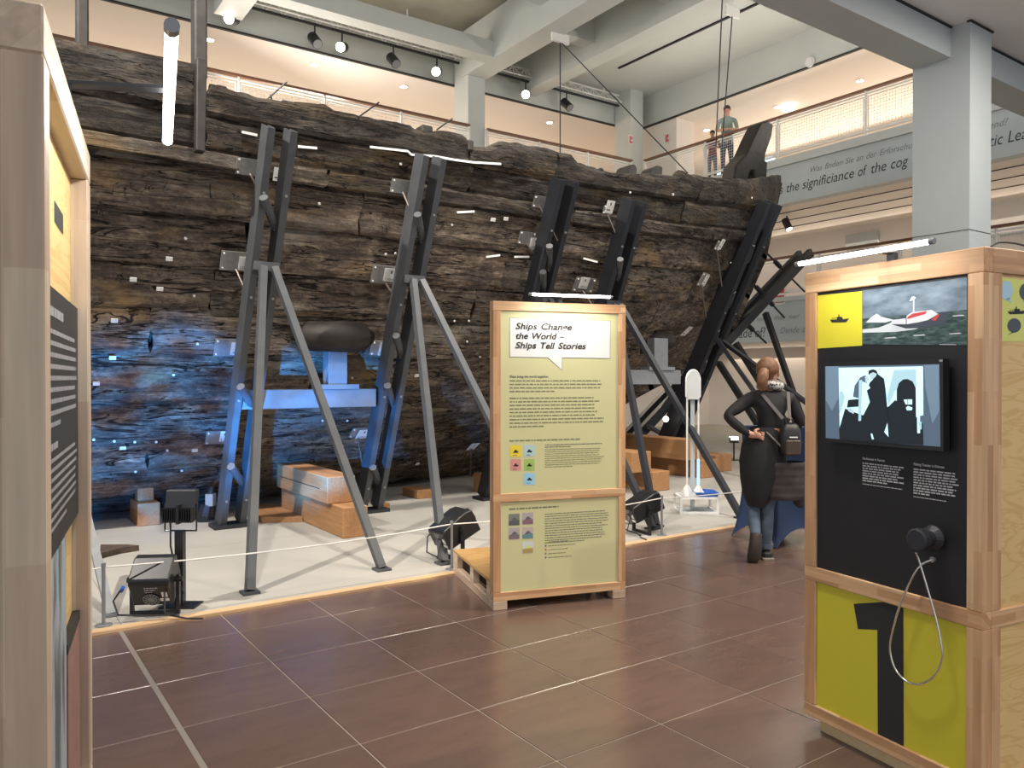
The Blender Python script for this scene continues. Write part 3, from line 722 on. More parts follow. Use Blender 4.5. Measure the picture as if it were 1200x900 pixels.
# raking support under the stem
def stem_brace():
    A = ony(735, 517, YC); B = ony(944, 297, YC); A.z = max(A.z, .1)
    root = thing('stem_brace', 'long dark steel beam pair raking up under the stem, beyond the bow brace', 'support', (A.x, YC, 0))
    for s in (-1, 1): MB().chan(A+Vector((0, s*.14, 0)), B+Vector((0, s*.14, 0)), .11, .2, .014, (.7, 0, -.7)).build('beam', 'steel_dark', root)
    MB().box((A.x-.25, YC-.35, .012), (A.x+.3, YC+.35, .08)).build('base_plate', 'steel_dark', root)
    for a, b_ in (((893, 291), (943, 342)), ((873, 322), (919, 372)), ((846, 352), (898, 402)), ((815, 385), (845, 412))):
        p = ony(*a, YC-.02); q = ony(*b_, YC-.02); d = (q-p).normalized(); m = p+(q-p)*.48
        r = MB().tube([p, q], .022, 6).build('threaded_rod', 'steel_dark', root)
        MB().tube([m-d*.34, m-d*.12], .055, 8).build('sleeve', 'steel_dark', r); MB().tube([m+d*.14, m+d*.36], .055, 8).build('sleeve', 'steel_dark', r)
    for a, f in (((897, 367), (16.9, YC+.2)), ((862, 402), (14.6, YC-1.2)), ((842, 425), (13.2, YC-1.6))):
        p = ony(*a, YC); MB().bar(p, (f[0], f[1], .02), .11, .11, (0, 1, 0)).build('leg', 'steel_dark', root)
    for a, b_ in (((760, 500), (783, 512)), ((790, 478), (806, 497))):
        p = ony(*a, YC-.3); q = ony(*b_, YC-.3); MB().tube([p, q], .05, 8).build('sleeve', 'steel', root)
stem_brace()
# box-section carriers under the two cross-beam heads
def carrier(label, Y, hx, hy_, posts, plate, extra=None):
    a = ony(hx[0], hy_[0], Y); b_ = ony(hx[1], hy_[0], Y); zb = ony(hx[0], hy_[1], Y).z; zt = max(a.z, b_.z)
    root = thing('beam_carrier', label, 'support', (a.x, Y, 0))
    MB().box((a.x, Y, zb), (b_.x, Y+.16, zt)).build('carrier_beam', 'steel_grey', root, bevel=.006)
    for (x0, x1, yt) in posts:
        p = ony(x0, yt, Y); q = ony(x1, yt, Y); MB().box((p.x, Y+.0, zt), (q.x, Y+.16, p.z)).build('post', 'steel_grey', root, bevel=.004)
    for (x0, x1, yt) in plate:
        p = ony(x0, yt, Y); q = ony(x1, yt, Y); MB().box((p.x, Y-.02, zt), (q.x, Y+.18, zt+.05)).build('flange', 'steel_grey', root)
    if extra:
        for x in extra:
            p = ony(x, hy_[1], Y); MB().box((p.x-.06, Y+.02, .012), (p.x+.06, Y+.14, zb)).build('leg', 'steel_dark', root)
carrier('steel box carrier lit blue, between two braces under a cross-beam head', 7.86, (282, 441), (457, 480), [(385, 407, 410)], [(376, 420, 450)])
carrier('pale grey steel carrier right of the green panel under the bow', 8.35, (690, 798), (434, 451), [(767, 783, 396)], [(760, 790, 431)], (700,))

# ------------------------------------------------------------------ anchor plates with cards on the hull
def anchor(px, py, label, w=.30, h=.17, card=None, txt=None, rod=True, rod_to=(10, 24)):
    P, n = hull_hit(px, py); t = Vector((0, 0, 1)).cross(n).normalized(); u = n.cross(t).normalized()
    if t.dot(_R) < 0: t = -t
    root = thing('anchor_plate', label, 'plate', P)
    c = P+n*.075
    if w > 0:
        MB().prism([c-t*w/2-u*h/2, c+t*w/2-u*h/2, c+t*w/2+u*h/2, c-t*w/2+u*h/2], n*.012).build('plate', 'galv', root)
        for sx, su in ((-.42, .38), (-.42, -.38), (.42, .38), (.42, -.38)):
            b = c+t*w*sx+u*h*su; MB().tube([b, b+n*.025], .009, 6).build('bolt', 'card', root)
    D = (P-_C).dot(_F); k = D/FPX
    if card:
        cx, cy, cw, ch = card; q = P+n*.10+t*((cx-px)*k)+u*((py-cy)*k); cw *= k*1.05; ch *= k*1.05
        cd = MB().prism([q-t*cw/2-u*ch/2, q+t*cw/2-u*ch/2, q+t*cw/2+u*ch/2, q-t*cw/2+u*ch/2], n*.005).build('card', 'card', root)
        a = q+n*.0065; MB().prism([a-t*.008+u*ch*.12, a+t*.008+u*ch*.12, a+t*.008+u*ch*.34, a-t*.008+u*ch*.34], n*.001).build('mark', 'ink', cd)
        if txt:
            o = text('print', txt, ch*.28, 'ink', a-t*cw*.42-u*ch*.42, t, u, root, depth=.001, width=cw*.84)
            o.parent = cd
        else: word_lines(MB(), a-t*cw*.4-u*ch*.3+n*.001, t, u, 1, cw*.9, .02, ch*.1, px).build('print', 'ink_grey', cd)
    if rod:
        s = P+n*.09-u*h*.4; e = s+n*.25+t*(rod_to[0]*k)-u*(rod_to[1]*k); MB().tube([s, e], .011, 6).build('rod', 'rod', root)
anchor(291, 194, 'steel plate with a white card at the head of the leftmost brace', .26, .15, (324, 197, 13, 15))
anchor(275, 303, 'steel plate with a card reading 120mm, left of the leftmost brace', .30, .19, (285, 304, 16, 15), '120mm')
anchor(266, 403, 'steel plate with a card reading 140mm, left of the leftmost brace at blue light height', .28, .19, (274, 403, 12, 15), '140mm', False)
anchor(252, 507, 'lowest steel plate with a card left of the leftmost brace', .22, .17, (260, 504, 10, 14), '120', False)
anchor(469, 217, 'steel plate with a pale card at the head of the second brace', .28, .14, (486, 218, 6, 14), None, True, (8, 26))
anchor(449, 319, 'steel plate with a card reading 110mm, beside the middle of the second brace', .34, .20, (454, 318, 17, 15), '110mm', True, (18, 26))
anchor(446, 404, 'pale plate with a card reading 110mm, low beside the second brace', .30, .18, (447, 404, 14, 16), '110mm', True, (14, 22))
anchor(418, 501, 'lowest plate with a tilted white card beside the second brace, lit blue', .24, .15, (423, 502, 16, 13), '110mm', True, (8, 30))
anchor(550, 517, 'small white card on a rod low on the hull left of the green panel', 0, .1, (550, 517, 14, 11), '130mm', True, (10, 30))
anchor(629, 235, 'bare steel plate with a rod, high left of the twin dark braces', .20, .13, None, None, True, (18, 32))
anchor(613, 277, 'steel plate with a white card reading 125mm, left of the twin dark braces', .22, .15, (625, 282, 14, 13), '125mm', True, (24, 24))
anchor(707, 244, 'white card on a pale clamp between the heads of the twin dark braces', .12, .10, (708, 240, 11, 14), None, True, (16, 34))
anchor(680, 331, 'steel plate with a white card just above the green panel tube lamp', .34, .19, (677, 328, 13, 13), '130mm', True, (8, 14))
anchor(836, 285, 'white card on a clamp high on the bow, left of the steep brace', .14, .14, (840, 282, 9, 12), None, True, (22, 36))
anchor(819, 325, 'white card on a dark plate low on the bow, left of the steep brace', .28, .22, (822, 324, 10, 12), None, True, (16, 32))
anchor(800, 383, 'large pale card at the bottom of the bow above the grey carrier', 0, .2, (800, 383, 16, 14), None, True, (16, 20))

# ================================================================== TIMBER BLOCKS ON THE PLATFORM
def block(label, a, b_, mat='block_y', name='timber_block', crack=False):
    o = MB().box(a, b_).build(name, mat, None, bevel=.008); tag(o, label, 'timber block', 'timber blocks around the hull')
    # move origin to the base centre
    c = Vector(((a[0]+b_[0])/2, (a[1]+b_[1])/2, min(a[2], b_[2])))
    for v in o.data.vertices: v.co -= c
    o.location = c
    if crack:
        MB().box((a[0]-.002, a[1]+.2, a[2]+.13), (a[0]+.01, b_[1]-.1, a[2]+.138)).build('crack', 'dark_line', None).parent = o
        ch = o.children[0]; 
        for v in ch.data.vertices: v.co -= c
    return o
Z0 = .0125
block('long lower timber block of the stack between the two left braces', (2.99, 7.14, Z0), (3.25, 8.95, Z0+.30))
block('shorter upper timber block of the stack between the two left braces, end lit pale', (2.94, 7.42, Z0+.301), (3.24, 8.95, Z0+.57), crack=True)
tag(MB().prism([(2.60, 8.42, Z0), (2.98, 8.22, Z0), (3.0, 9.2, Z0), (2.62, 9.35, Z0)], (0, 0, .06)).build('timber_board', 'block_y'), 'flat timber board lying left of the big block stack', 'board')
block('reddish lower timber block under the hull behind the floodlight', (1.47, 8.95, Z0), (1.69, 9.42, Z0+.24))
block('small upper timber block under the hull behind the floodlight', (1.50, 9.12, Z0+.241), (1.66, 9.3, Z0+.38))
block('timber block lower right of the second brace, small under the hull', (5.70, 8.78, Z0), (5.90, 9.1, Z0+.26))
block('tall upper timber block under the hull left of the green panel', (5.78, 8.70, Z0+.261), (5.98, 8.92, Z0+.50))
block('flat brown timber offcut under the hull near the second brace', (4.75, 8.92, Z0), (4.98, 9.35, Z0+.11))
block('tiny timber offcut behind the foot of the second brace', (4.02, 8.45, Z0), (4.13, 8.6, Z0+.07))
block('lower front timber block right of the green panel', (7.70, 7.66, Z0), (8.02, 10.2, Z0+.27))
block('upper front timber block right of the green panel', (7.36, 7.72, Z0+.271), (7.72, 10.2, Z0+.55))
block('lower timber block behind the white stand, right end lit', (9.34, 8.25, Z0), (9.72, 11.0, Z0+.28))
block('upper timber block behind the white stand, long dark side', (9.10, 8.35, Z0+.281), (9.44, 11.0, Z0+.60))
block('far short timber block at the right end of the rear stack', (10.15, 8.66, Z0), (10.55, 10.6, Z0+.28))
block('small timber offcut lying on the far short block', (10.0, 9.3, Z0+.281), (10.2, 10.4, Z0+.40))
sh = [onz(117, 657), onz(140, 651), onz(163, 647), onz(150, 646), onz(118, 646)]
tag(MB().prism([Vector((p.x, p.y, Z0)) for p in sh], (0, 0, .05)).build('wood_shard', 'debris'), 'dark broken piece of old ship timber lying on the platform at left', 'wood piece')
pp = onz(104, 640); tag(MB().prism([(pp.x-.25, pp.y+.6, Z0), (pp.x-.02, pp.y+.5, Z0), (pp.x, pp.y+1.3, Z0), (pp.x-.22, pp.y+1.4, Z0)], (0, 0, .18)).build('wood_shard', 'debris'), 'dark timber end half hidden behind the left crate', 'wood piece')

# ================================================================== FLOODLIGHTS
CAMROT = YAW-math.pi/2
def arc(c, r, a0, a1, n, ax, ay): return [Vector(c)+Vector(ax)*r*math.cos(a0+(a1-a0)*i/n)+Vector(ay)*r*math.sin(a0+(a1-a0)*i/n) for i in range(n+1)]
def flood_on_pole():
    b = onz(211, 713); root = thing('floodlight', 'black floodlight with cooling fins on a pole, seen from behind', 'floodlight', (b.x, b.y, .012), CAMROT)
    L_ = dict(local=True)
    MB().box((-.028, -.02, .0), (.028, .03, .52)).build('pole', 'black_plastic', root, **L_)
    MB().box((-.12, -.06, 0), (.12, .10, .012)).build('base_plate', 'black_plastic', root, **L_)
    mb = MB(); mb.tube([(-.11, .03, .70), (-.11, .02, .515), (.105, .02, .515), (.105, .03, .70)], .007, 6).build('yoke', 'black_plastic', root, local=True)
    h = MB().add([(-.108, .0, .585), (.102, .0, .585), (.10, .05, .585), (-.106, .05, .585), (-.108, .03, .79), (.096, .03, .79), (.096, .10, .79), (-.106, .10, .79)],
                 [(0, 3, 2, 1), (4, 5, 6, 7), (0, 1, 5, 4), (1, 2, 6, 5), (2, 3, 7, 6), (3, 0, 4, 7)]).build('housing', 'steel_dark', root, local=True, bevel=.006)
    for i in range(13):
        x = -.098+i*.0158
        MB().box((x-.002, -.045, .578), (x+.002, .02, .675)).build('cooling_fin', 'black', h, local=True)
    MB().box((-.008, -.05, .57), (.012, .0, .70)).build('junction', 'black', h, local=True)
    MB().tube([(-.055, -.02, .58), (-.05, -.03, .42), (-.01, -.03, .22), (.03, -.02, .1), (-.02, -.02, .02)], .006, 6).build('cable', 'rubber', root, local=True)
flood_on_pole()
def projector(label, loc, rz, tilt, body=(.25, .30, .24), zc=.22, light=None):
    """box projector in a floor yoke; local -y is its back, tilt lifts the front"""
    root = thing('stage_projector', label, 'projector', (loc[0], loc[1], .012), rz)
    bx, by, bz = body; R3 = Matrix.Rotation(tilt, 4, 'X'); T = Matrix.Translation((0, 0, zc))
    def tr(mb): mb.v = [T @ R3 @ v for v in mb.v]; return mb
    prof = [(-by/2, -bz*.42), (by/2, -bz*.5), (by/2, bz*.42), (by*.30, bz*.5), (-by*.42, bz*.40), (-by/2, bz*.28)]
    h = tr(MB().prism([(-bx/2, y, z) for y, z in prof], (bx, 0, 0))).build('housing', 'black_plastic', root, local=True, bevel=.008)
    g = tr(MB().tube([(0, -by/2-.006, -.05), (0, -by/2+.004, -.05)], .055, 18)).build('fan_grille', 'black', h, local=True)
    mb = MB()
    for a in range(6):
        t = a*math.pi/6; mb.bar((-.052*math.cos(t), -by/2-.008, -.05-.052*math.sin(t)), (.052*math.cos(t), -by/2-.008, -.05+.052*math.sin(t)), .003, .003, (0, 1, 0))
    for rr in (.018, .034, .05): mb.tube(arc((0, -by/2-.008, -.05), rr, 0, 2*math.pi, 18, (1, 0, 0), (0, 0, 1)), .0018, 5)
    tr(mb).build('grille_wires', 'galv', h, local=True)
    tr(MB().box((bx*.28, -by/2-.004, -.03), (bx*.42, -by/2, .012))).build('sticker', 'card', h, local=True)
    tr(MB().box((bx*.22, -by/2-.004, -.068), (bx*.44, -by/2, -.045))).build('sticker', 'card', h, local=True)
    mb = MB(); word_lines(mb, (-.03, -by/2-.002, .05), (1, 0, 0), (0, 0, 1), 3, .09, .02, .006, 4); tr(mb).build('print', 'ink_white', h, local=True)
    tr(MB().tube([(0, by/2-.01, 0), (0, by/2+.03, 0)], .07, 16)).build('lens_ring', 'black', h, local=True)
    y0 = MB().bar((-bx/2-.02, 0, .0), (-bx/2-.02, 0, zc+.03), .022, .03, (0, 1, 0)); y0.bar((bx/2+.02, 0, .0), (bx/2+.02, 0, zc+.03), .022, .03, (0, 1, 0)); y0.bar((-bx/2-.03, 0, .012), (bx/2+.03, 0, .012), .03, .024)
    y0.build('yoke', 'black_plastic', root, local=True)
    for s in (-1, 1): MB().tube([(s*(bx/2+.0), 0, zc), (s*(bx/2+.05), 0, zc)], .018, 8).build('knob', 'black', root, local=True)
    MB().tube([(-bx/2-.04, -.10, zc-.02), (-bx/2-.06, -.08, zc-.05)], .013, 8).build('connector', 'tray_blue', root, local=True)
    MB().tube([(-bx/2-.06, -.09, zc-.04), (-bx/2-.09, -.13, zc-.10), (-bx/2-.05, -.16, .05), (0, -.16, .04), (bx/2, -.13, .03), (bx/2+.12, -.16, .012), (bx/2+.22, -.17, .012)], .006, 6).build('cable', 'rubber', root, local=True)
    MB().tube([(bx/2-.03, -by/2, zc-.05), (bx/2-.01, -by/2-.06, .06), (bx/2+.06, -.12, .02)], .006, 6).build('cable', 'rubber', root, local=True)
    return root
b = onz(182, 722); projector('black stage projector in a floor yoke beside the left crate, back with fan showing', b, CAMROT+.12, math.radians(34), (.25, .24, .27), .23)
b = onz(536, 660); projector('black stage projector half hidden behind the base of the green panel', (b.x+.02, b.y+.1), CAMROT-.95, math.radians(28), (.26, .34, .22), .27)
b = onz(756, 627); projector('black stage projector with tangled cables right of the green panel', (b.x, b.y+.05), CAMROT-1.15, math.radians(24), (.24, .36, .20), .27)
b = onz(246, 612); root = thing('work_lamp', 'small black lamp with a steel bracket behind the foot of the leftmost brace', 'lamp', (b.x, b.y, .012), CAMROT)
MB().tube([(-.05, 0, .0), (-.05, 0, .06), (-.03, .02, .17)], [.09, .10, .08], 10).build('housing', 'black_plastic', root, local=True)
MB().box((-.03, -.05, .17), (.05, .05, .30)).build('bracket', 'galv', root, local=True); MB().box((-.1, -.08, 0), (.16, .08, .02)).build('base_plate', 'steel_dark', root, local=True)
MB().tube([(0, 0, .28), (.02, 0, .38)], .03, 8).build('neck', 'steel_dark', root, local=True)
b = onz(860, 540); root = thing('small_floodlight', 'small lit floodlight on a thin pole, left of the woman', 'floodlight', (b.x, b.y, .012), CAMROT)
MB().tube([(0, 0, 0), (0, 0, .33)], .016, 8).build('pole', 'black', root, local=True); MB().box((-.09, -.09, 0), (.09, .09, .012)).build('base_plate', 'black', root, local=True)
MB().box((-.075, -.05, .33), (.075, .05, .43)).build('housing', 'black', root, local=True); MB().box((-.07, -.052, .385), (.07, .052, .445)).build('lamp_glass', 'lamp_soft', root, local=True)
b = onz(747, 500); 
tag(MB().ball((9.9, 9.55, .86), .05).build('lamp_bulb', 'lamp_soft'), 'small glowing bulb low between the dark struts at the bow', 'lamp')

# ================================================================== ROPE BARRIER
RY = 5.50
posts = [onz(122, 734, .012).x, 3.24, onz(783, 629, .012).x, 8.2]; RH = .39
for i, X in enumerate(posts):
    lab = ['slim grey barrier post at the left beside the projector', 'slim grey barrier post behind the base of the green panel', 'slim grey barrier post right of the tangled projector', 'slim grey barrier post hidden by the woman'][i]
    r_ = thing('barrier_post', lab, 'post', (X, RY, .012), 0, 'rope barrier posts'); MB().tube([(0, 0, 0), (0, 0, RH)], .011, 8).build('pole', 'steel_grey', r_, local=True); MB().tube([(0, 0, 0), (0, 0, .008)], .05, 14).build('foot', 'steel_grey', r_, local=True)
    MB().tube([(0, 0, RH-.02), (0, 0, RH+.004)], .014, 8).build('cap', 'steel_grey', r_, local=True)
names = ['white rope from the left crate to the first barrier post', 'long white barrier rope crossing in front of the two left braces', 'white barrier rope passing behind the green panel', 'white barrier rope in front of the white stand']
xs = [-.6]+posts
for i in range(4):
    a, c = xs[i], xs[i+1]; pts = [Vector((a+(c-a)*t/10, RY, RH-.01-.035*4*(t/10)*(1-t/10))) for t in range(11)]
    tag(MB().tube(pts, .0055, 6).build('barrier_rope', 'rope'), names[i], 'rope')
# grey strut at far left
r_ = thing('leaning_strut', 'grey steel strut leaning beside the left crate', 'strut', (.9, 5.9, 0))
pA = onz(130, 724); pB = dep(98, 590, 5.9)
MB().bar((pA.x, pA.y, .012), pB, .055, .055, (0, 1, 0)).build('strut', 'steel_grey', r_)
MB().box((pA.x-.04, pA.y-.04, .012), (pA.x+.04, pA.y+.04, .03)).build('foot_plate', 'steel_grey', r_)

# ================================================================== WHITE COLLECTING STAND
b = onz(819, 604); k = (b-_C).dot(_F)/FPX
st = thing('collecting_stand', 'white stand with two poles, clear capsule top and blue tray on the platform', 'stand', (b.x, b.y, .012), CAMROT)
def lx(px): return (px-819)*k
def lz(py): return (604-py)*k
for x in (lx(798), lx(841)):
    for y in (0, .34): MB().box((x-.014, y-.014, 0), (x+.014, y+.014, lz(585))).build('leg', 'white', st, local=True)
fr = MB()
for z in (.015, lz(585)):
    fr.box((lx(797), -.015, z-.013), (lx(842), .015, z+.013)); fr.box((lx(797), .325, z-.013), (lx(842), .355, z+.013)); fr.box((lx(797), 0, z-.013), (lx(797)+.03, .34, z+.013)); fr.box((lx(842)-.03, 0, z-.013), (lx(842), .34, z+.013))
fr.build('frame', 'white', st, local=True)
MB().box((lx(799), .0, .0), (lx(840), .34, .012)).build('shelf', 'paint_grey', st, local=True)
MB().add([(lx(815), -.02, lz(578)), (lx(843), -.02, lz(579)), (lx(843), .3, lz(579)), (lx(815), .3, lz(578)), (lx(819), .0, lz(584)), (lx(840), .0, lz(584)), (lx(840), .28, lz(584)), (lx(819), .28, lz(584))],
         [(0, 1, 5, 4), (1, 2, 6, 5), (2, 3, 7, 6), (3, 0, 4, 7), (4, 5, 6, 7)]).build('tray', 'tray_blue', st, local=True)
for x in (808.5, 822):
    MB().tube([(lx(x), .15, lz(580)), (lx(x), .15, lz(468))], .011, 8).build('pole', 'white', st, local=True)
    MB().tube([(lx(x), .15, lz(584)), (lx(x), .15, lz(571))], [.09, .012], 4).build('foot_cone', 'white', st, local=True)
MB().tube([(lx(822), .15, lz(571)), (lx(822), .15, lz(541))], .016, 8).build('glowing_pole_end', emit('cyan_glow', (.25, .65, 1), 2.2), st, local=True)  # lower end of the right pole, its cyan light put in as glow
cap = []
for i in range(9):
    t = math.pi*i/8; cap.append((lx(815.5)-math.cos(t)*lx(824-8.5+819-815.5)*1.0, lz(450)+math.sin(t)*.14))
w_ = 8.2*k
mb = MB(); ring = [(lx(815.5)+w_*math.cos(t), .15, lz(447)+.12*math.sin(t)) for t in [math.pi*i/10 for i in range(11)]] + [(lx(815.5)-w_, .15, lz(466)), (lx(815.5)-w_*.7, .15, lz(469)), (lx(815.5)+w_*.7, .15, lz(469)), (lx(815.5)+w_, .15, lz(466))]
mb.prism([(x, .10, z) for x, y, z in ring], (0, .10, 0)).build('capsule', 'clear_plastic', st, local=True)
mb = MB(); mb.tube(ring+[ring[0]], .012, 6).build('capsule_rim', 'white', st, local=True)
MB().ball((lx(815.5), .16, lz(452)), (.04, .03, .10)).build('funnel', 'white', st, local=True)
MB().box((lx(813), .17, lz(600)), (lx(818), .18, lz(470))).build('back_strip', 'paint_grey', st, local=True)
# ================================================================== EXHIBITION CRATES
class Face:
    """a flat face in the scene: origin, right and inward axes; converts measured image points to (u, z)"""
    def __init__(s, O, ex, off=0):
        s.O = Vector((O[0], O[1], 0)); s.ex = Vector((ex[0], ex[1], 0)).normalized(); s.ey = Vector((-s.ex.y, s.ex.x, 0)); s.n = -s.ey; s.O = s.O + s.n*off
    def at(s, px, py):
        d = ray(px, py); t = (s.O-_C).dot(s.n)/d.dot(s.n); P = _C+d*t; return ((P-s.O).dot(s.ex), P.z)
    def w(s, u, z, out=0): return s.O+s.ex*u+Vector((0, 0, z))+s.n*out
    def px(s, px, py, out=0): u, z = s.at(px, py); return s.w(u, z, out)
    def poly(s, name, pts, mat, parent, out=.001, th=None):
        P = [s.px(x, y, out) for x, y in pts]
        return (MB().prism(P, s.n*th) if th else MB().flat(P)).build(name, mat, parent)
    def rect(s, name, u0, u1, z0, z1, mat, parent, out=0, th=.01, bevel=0):
        return MB().prism([s.w(u0, z0, out-th), s.w(u1, z0, out-th), s.w(u1, z1, out-th), s.w(u0, z1, out-th)], s.n*th).build(name, mat, parent, bevel=bevel)

def frame_face(root, x0, x1, y, facing, zs, stile, t, wood):
    """frame of one crate face in local coords; facing 'y' (plane y const) or 'x'"""
    zb, z1, zm0, zm1, zt0, zt = zs
    def bx(name, a0, a1, z0, z1_, mat):
        if facing == 'y': MB().box((a0, y, z0), (a1, y+t, z1_)).build(name, mat, root, local=True, bevel=.003)
        else: MB().box((y, a0, z0), (y+t, a1, z1_)).build(name, mat, root, local=True, bevel=.003)
    h = wood+('_x' if facing == 'y' else '_y')
    for (a0, a1) in ((x0, x0+stile), (x1-stile, x1)):
        bx('stile', a0, a1, z1, zm0, wood+'_z'); bx('stile', a0, a1, zm1, zt0, wood+'_z')
    bx('bottom_rail', x0, x1, zb, z1, h); bx('middle_rail', x0, x1, zm0, zm1, h); bx('top_rail', x0, x1, zt0, zt, h)

# ---------------------------------------------------------------- central green panel
cA = onz(578, 716); cB = onz(733, 700.5); ex = (cB-cA).normalized(); rz = math.atan2(ex.y, ex.x); CW = (cB-cA).length
gp = thing('info_panel', 'green information panel in a tall wooden frame with an open crate base', 'display panel', (cA.x, cA.y, 0), rz)
ZS = (.060, .118, .728, .786, 2.025, 2.088)
frame_face(gp, 0, CW, 0, 'y', ZS, .055, .08, 'crate')
fc = Face(cA, ex)
fc.rect('panel_lower', .055, CW-.055, .118, .728, 'green_panel', gp, -.012, .05)
fc.rect('panel_upper', .055, CW-.055, .786, 2.025, 'green_panel', gp, -.012, .05)
pf = Face(cA, ex, -.012)
for u in (0, CW-.10): MB().box((u, 0, 0), (u+.10, .09, .060)).build('foot', 'pale_x', gp, local=True, bevel=.003)
MB().box((0, .08, .172), (CW, 1.08, .190)).build('deck', 'plywood_shaded', gp, local=True)
for u in (0, CW-.05):
    MB().box((u, .08, .0), (u+.05, 1.08, .062)).build('base_rail', 'pale_y', gp, local=True, bevel=.003)
    for y0, y1 in ((.08, .16), (.50, .58), (.96, 1.08)): MB().box((u, y0, .062), (u+.05, y1, .172)).build('base_block', 'pale_y', gp, local=True, bevel=.003)
MB().box((.05, 1.04, .0), (CW-.05, 1.08, .172)).build('base_back', 'pale_x', gp, local=True)
# speech bubble
bub = [(597.5, 372.5), (715, 376.5), (714.5, 419.8), (658.4, 418.9), (658.4, 433.6), (642, 418.8), (597.5, 418)]
pf.poly('bubble_outline', [(x+(1 if x > 656 else -1)*.45, y+(.6 if y > 400 else -.5)) for x, y in bub], 'ink_grey', gp, .0012)
bb = pf.poly('speech_bubble', bub, 'sign_white', gp, .002)
for body, (x0, yb), (x1, y1b) in (('Ships Change', (603.5, 385.5), (670, 387.5)), ('the World –', (603.8, 396.8), (661, 398.2)), ('Ships Tell Stories', (603.3, 408), (686.5, 410))):
    u0, z0 = pf.at(x0, yb); u1, _ = pf.at(x1, y1b)
    for t in words(body, .060, 'ink', pf.w(u0, z0), ex, gp, .22, u1-u0, .004, .0014, 'title_word'): t.parent = bb
# small print
u0, z0 = pf.at(597, 442.5); text('heading', 'Ships bring the world together.', .023, 'ink_grey', pf.w(u0, z0), ex, (0, 0, 1), gp, shear=.2, width=pf.at(643, 442)[0]-u0, depth=.001, bold=.0006)
def para(name, px, py, lines, wpx, pitch, h, seed, mat='ink_olive', f=pf, parent=gp, wob=.12):
    u, z = f.at(px, py); u1, _ = f.at(px+wpx, py); mb = MB(); word_lines(mb, f.w(u, z, .001), f.ex, (0, 0, 1), lines, u1-u, pitch, h, seed, wob); return mb.build(name, mat, parent)
para('paragraph', 597, 447, 4, 108, .0242, .0085, 1); para('paragraph', 597, 467.5, 9, 111, .0242, .0085, 2); para('paragraph', 597, 517.5, 1, 140, .024, .009, 3)
para('paragraph', 638.5, 522, 2, 70, .0150, .0055, 4, 'ink_grey'); para('paragraph', 638.5, 527.5, 9, 70, .0150, .0050, 5)
for i, (x, y, c) in enumerate([(598, 522, (.80, .62, .04)), (614, 521.5, (.42, .60, .62)), (598, 538, (.66, .28, .26)), (614, 538, (.34, .52, .14)), (614, 554.5, (.30, .60, .80))]):
    nm = 'swatch%d' % i; plain(nm, c, .5); w_ = 12.5; s = pf.poly('colour_square', [(x, y), (x+w_, y), (x+w_, y+13.5), (x, y+13.5)], nm, gp, .001)
    pf.poly('boat_icon', [(x+3.2, y+7.2), (x+9.6, y+6.6), (x+9, y+8.6), (x+4, y+8.6)], 'ink', s, .0016); pf.poly('boat_icon', [(x+5, y+5.2), (x+7.4, y+5.2), (x+7.6, y+7), (x+4.9, y+7)], 'ink', s, .0016); pf.poly('caption', [(x+2.8, y+11.3), (x+7.5, y+11.3), (x+7.5, y+11.9), (x+2.8, y+11.9)], 'ink_grey', s, .0016)
para('heading', 596.5, 597.5, 1, 98, .02, .0085, 8, 'ink_grey')
for i, (x, y, a, c) in enumerate([(596, 602.5, (.20, .21, .19), (.10, .11, .11)), (612, 601.2, (.42, .38, .42), (.24, .13, .17)), (596, 618.8, (.42, .37, .40), (.20, .15, .18)), (612, 618, (.50, .42, .40), (.12, .26, .28)), (612, 635, (.60, .66, .66), (.42, .30, .10))]):
    na, nb = 'ph%da' % i, 'ph%db' % i; plain(na, a, .5); plain(nb, c, .5); w_, h_ = 12.8, 13.6
    s = pf.poly('small_photo', [(x, y), (x+w_, y-.6), (x+w_, y+h_-.6), (x, y+h_)], na, gp, .001)
    pf.poly('photo_sea', [(x+.2, y+h_*.62), (x+w_-.2, y+h_*.52), (x+w_-.2, y+h_-1), (x+.2, y+h_-.4)], nb, s, .0015)
    pf.poly('photo_ship', [(x+2.5, y+h_*.62), (x+w_-2, y+h_*.50), (x+w_*.6, y+h_*.30), (x+w_*.45, y+h_*.30)], 'ink_grey' if i != 4 else 'lime', s, .002)
para('paragraph', 638.5, 603, 13, 75, .0166, .0052, 9, 'ink_grey')
for i in range(5):
    y = 635.5+i*4.6; para('list_line', 642.5, y, 1, 62-8*(i % 2), .02, .0050, 20+i, 'ink_olive')
    c = ['yellow', 'tray_blue', 'red', 'ink_olive', 'tray_blue'][i]; pf.poly('list_dot', [(638.6, y-1.5), (640.4, y-1.5), (640.4, y+.4), (638.6, y+.4)], c, gp, .001)

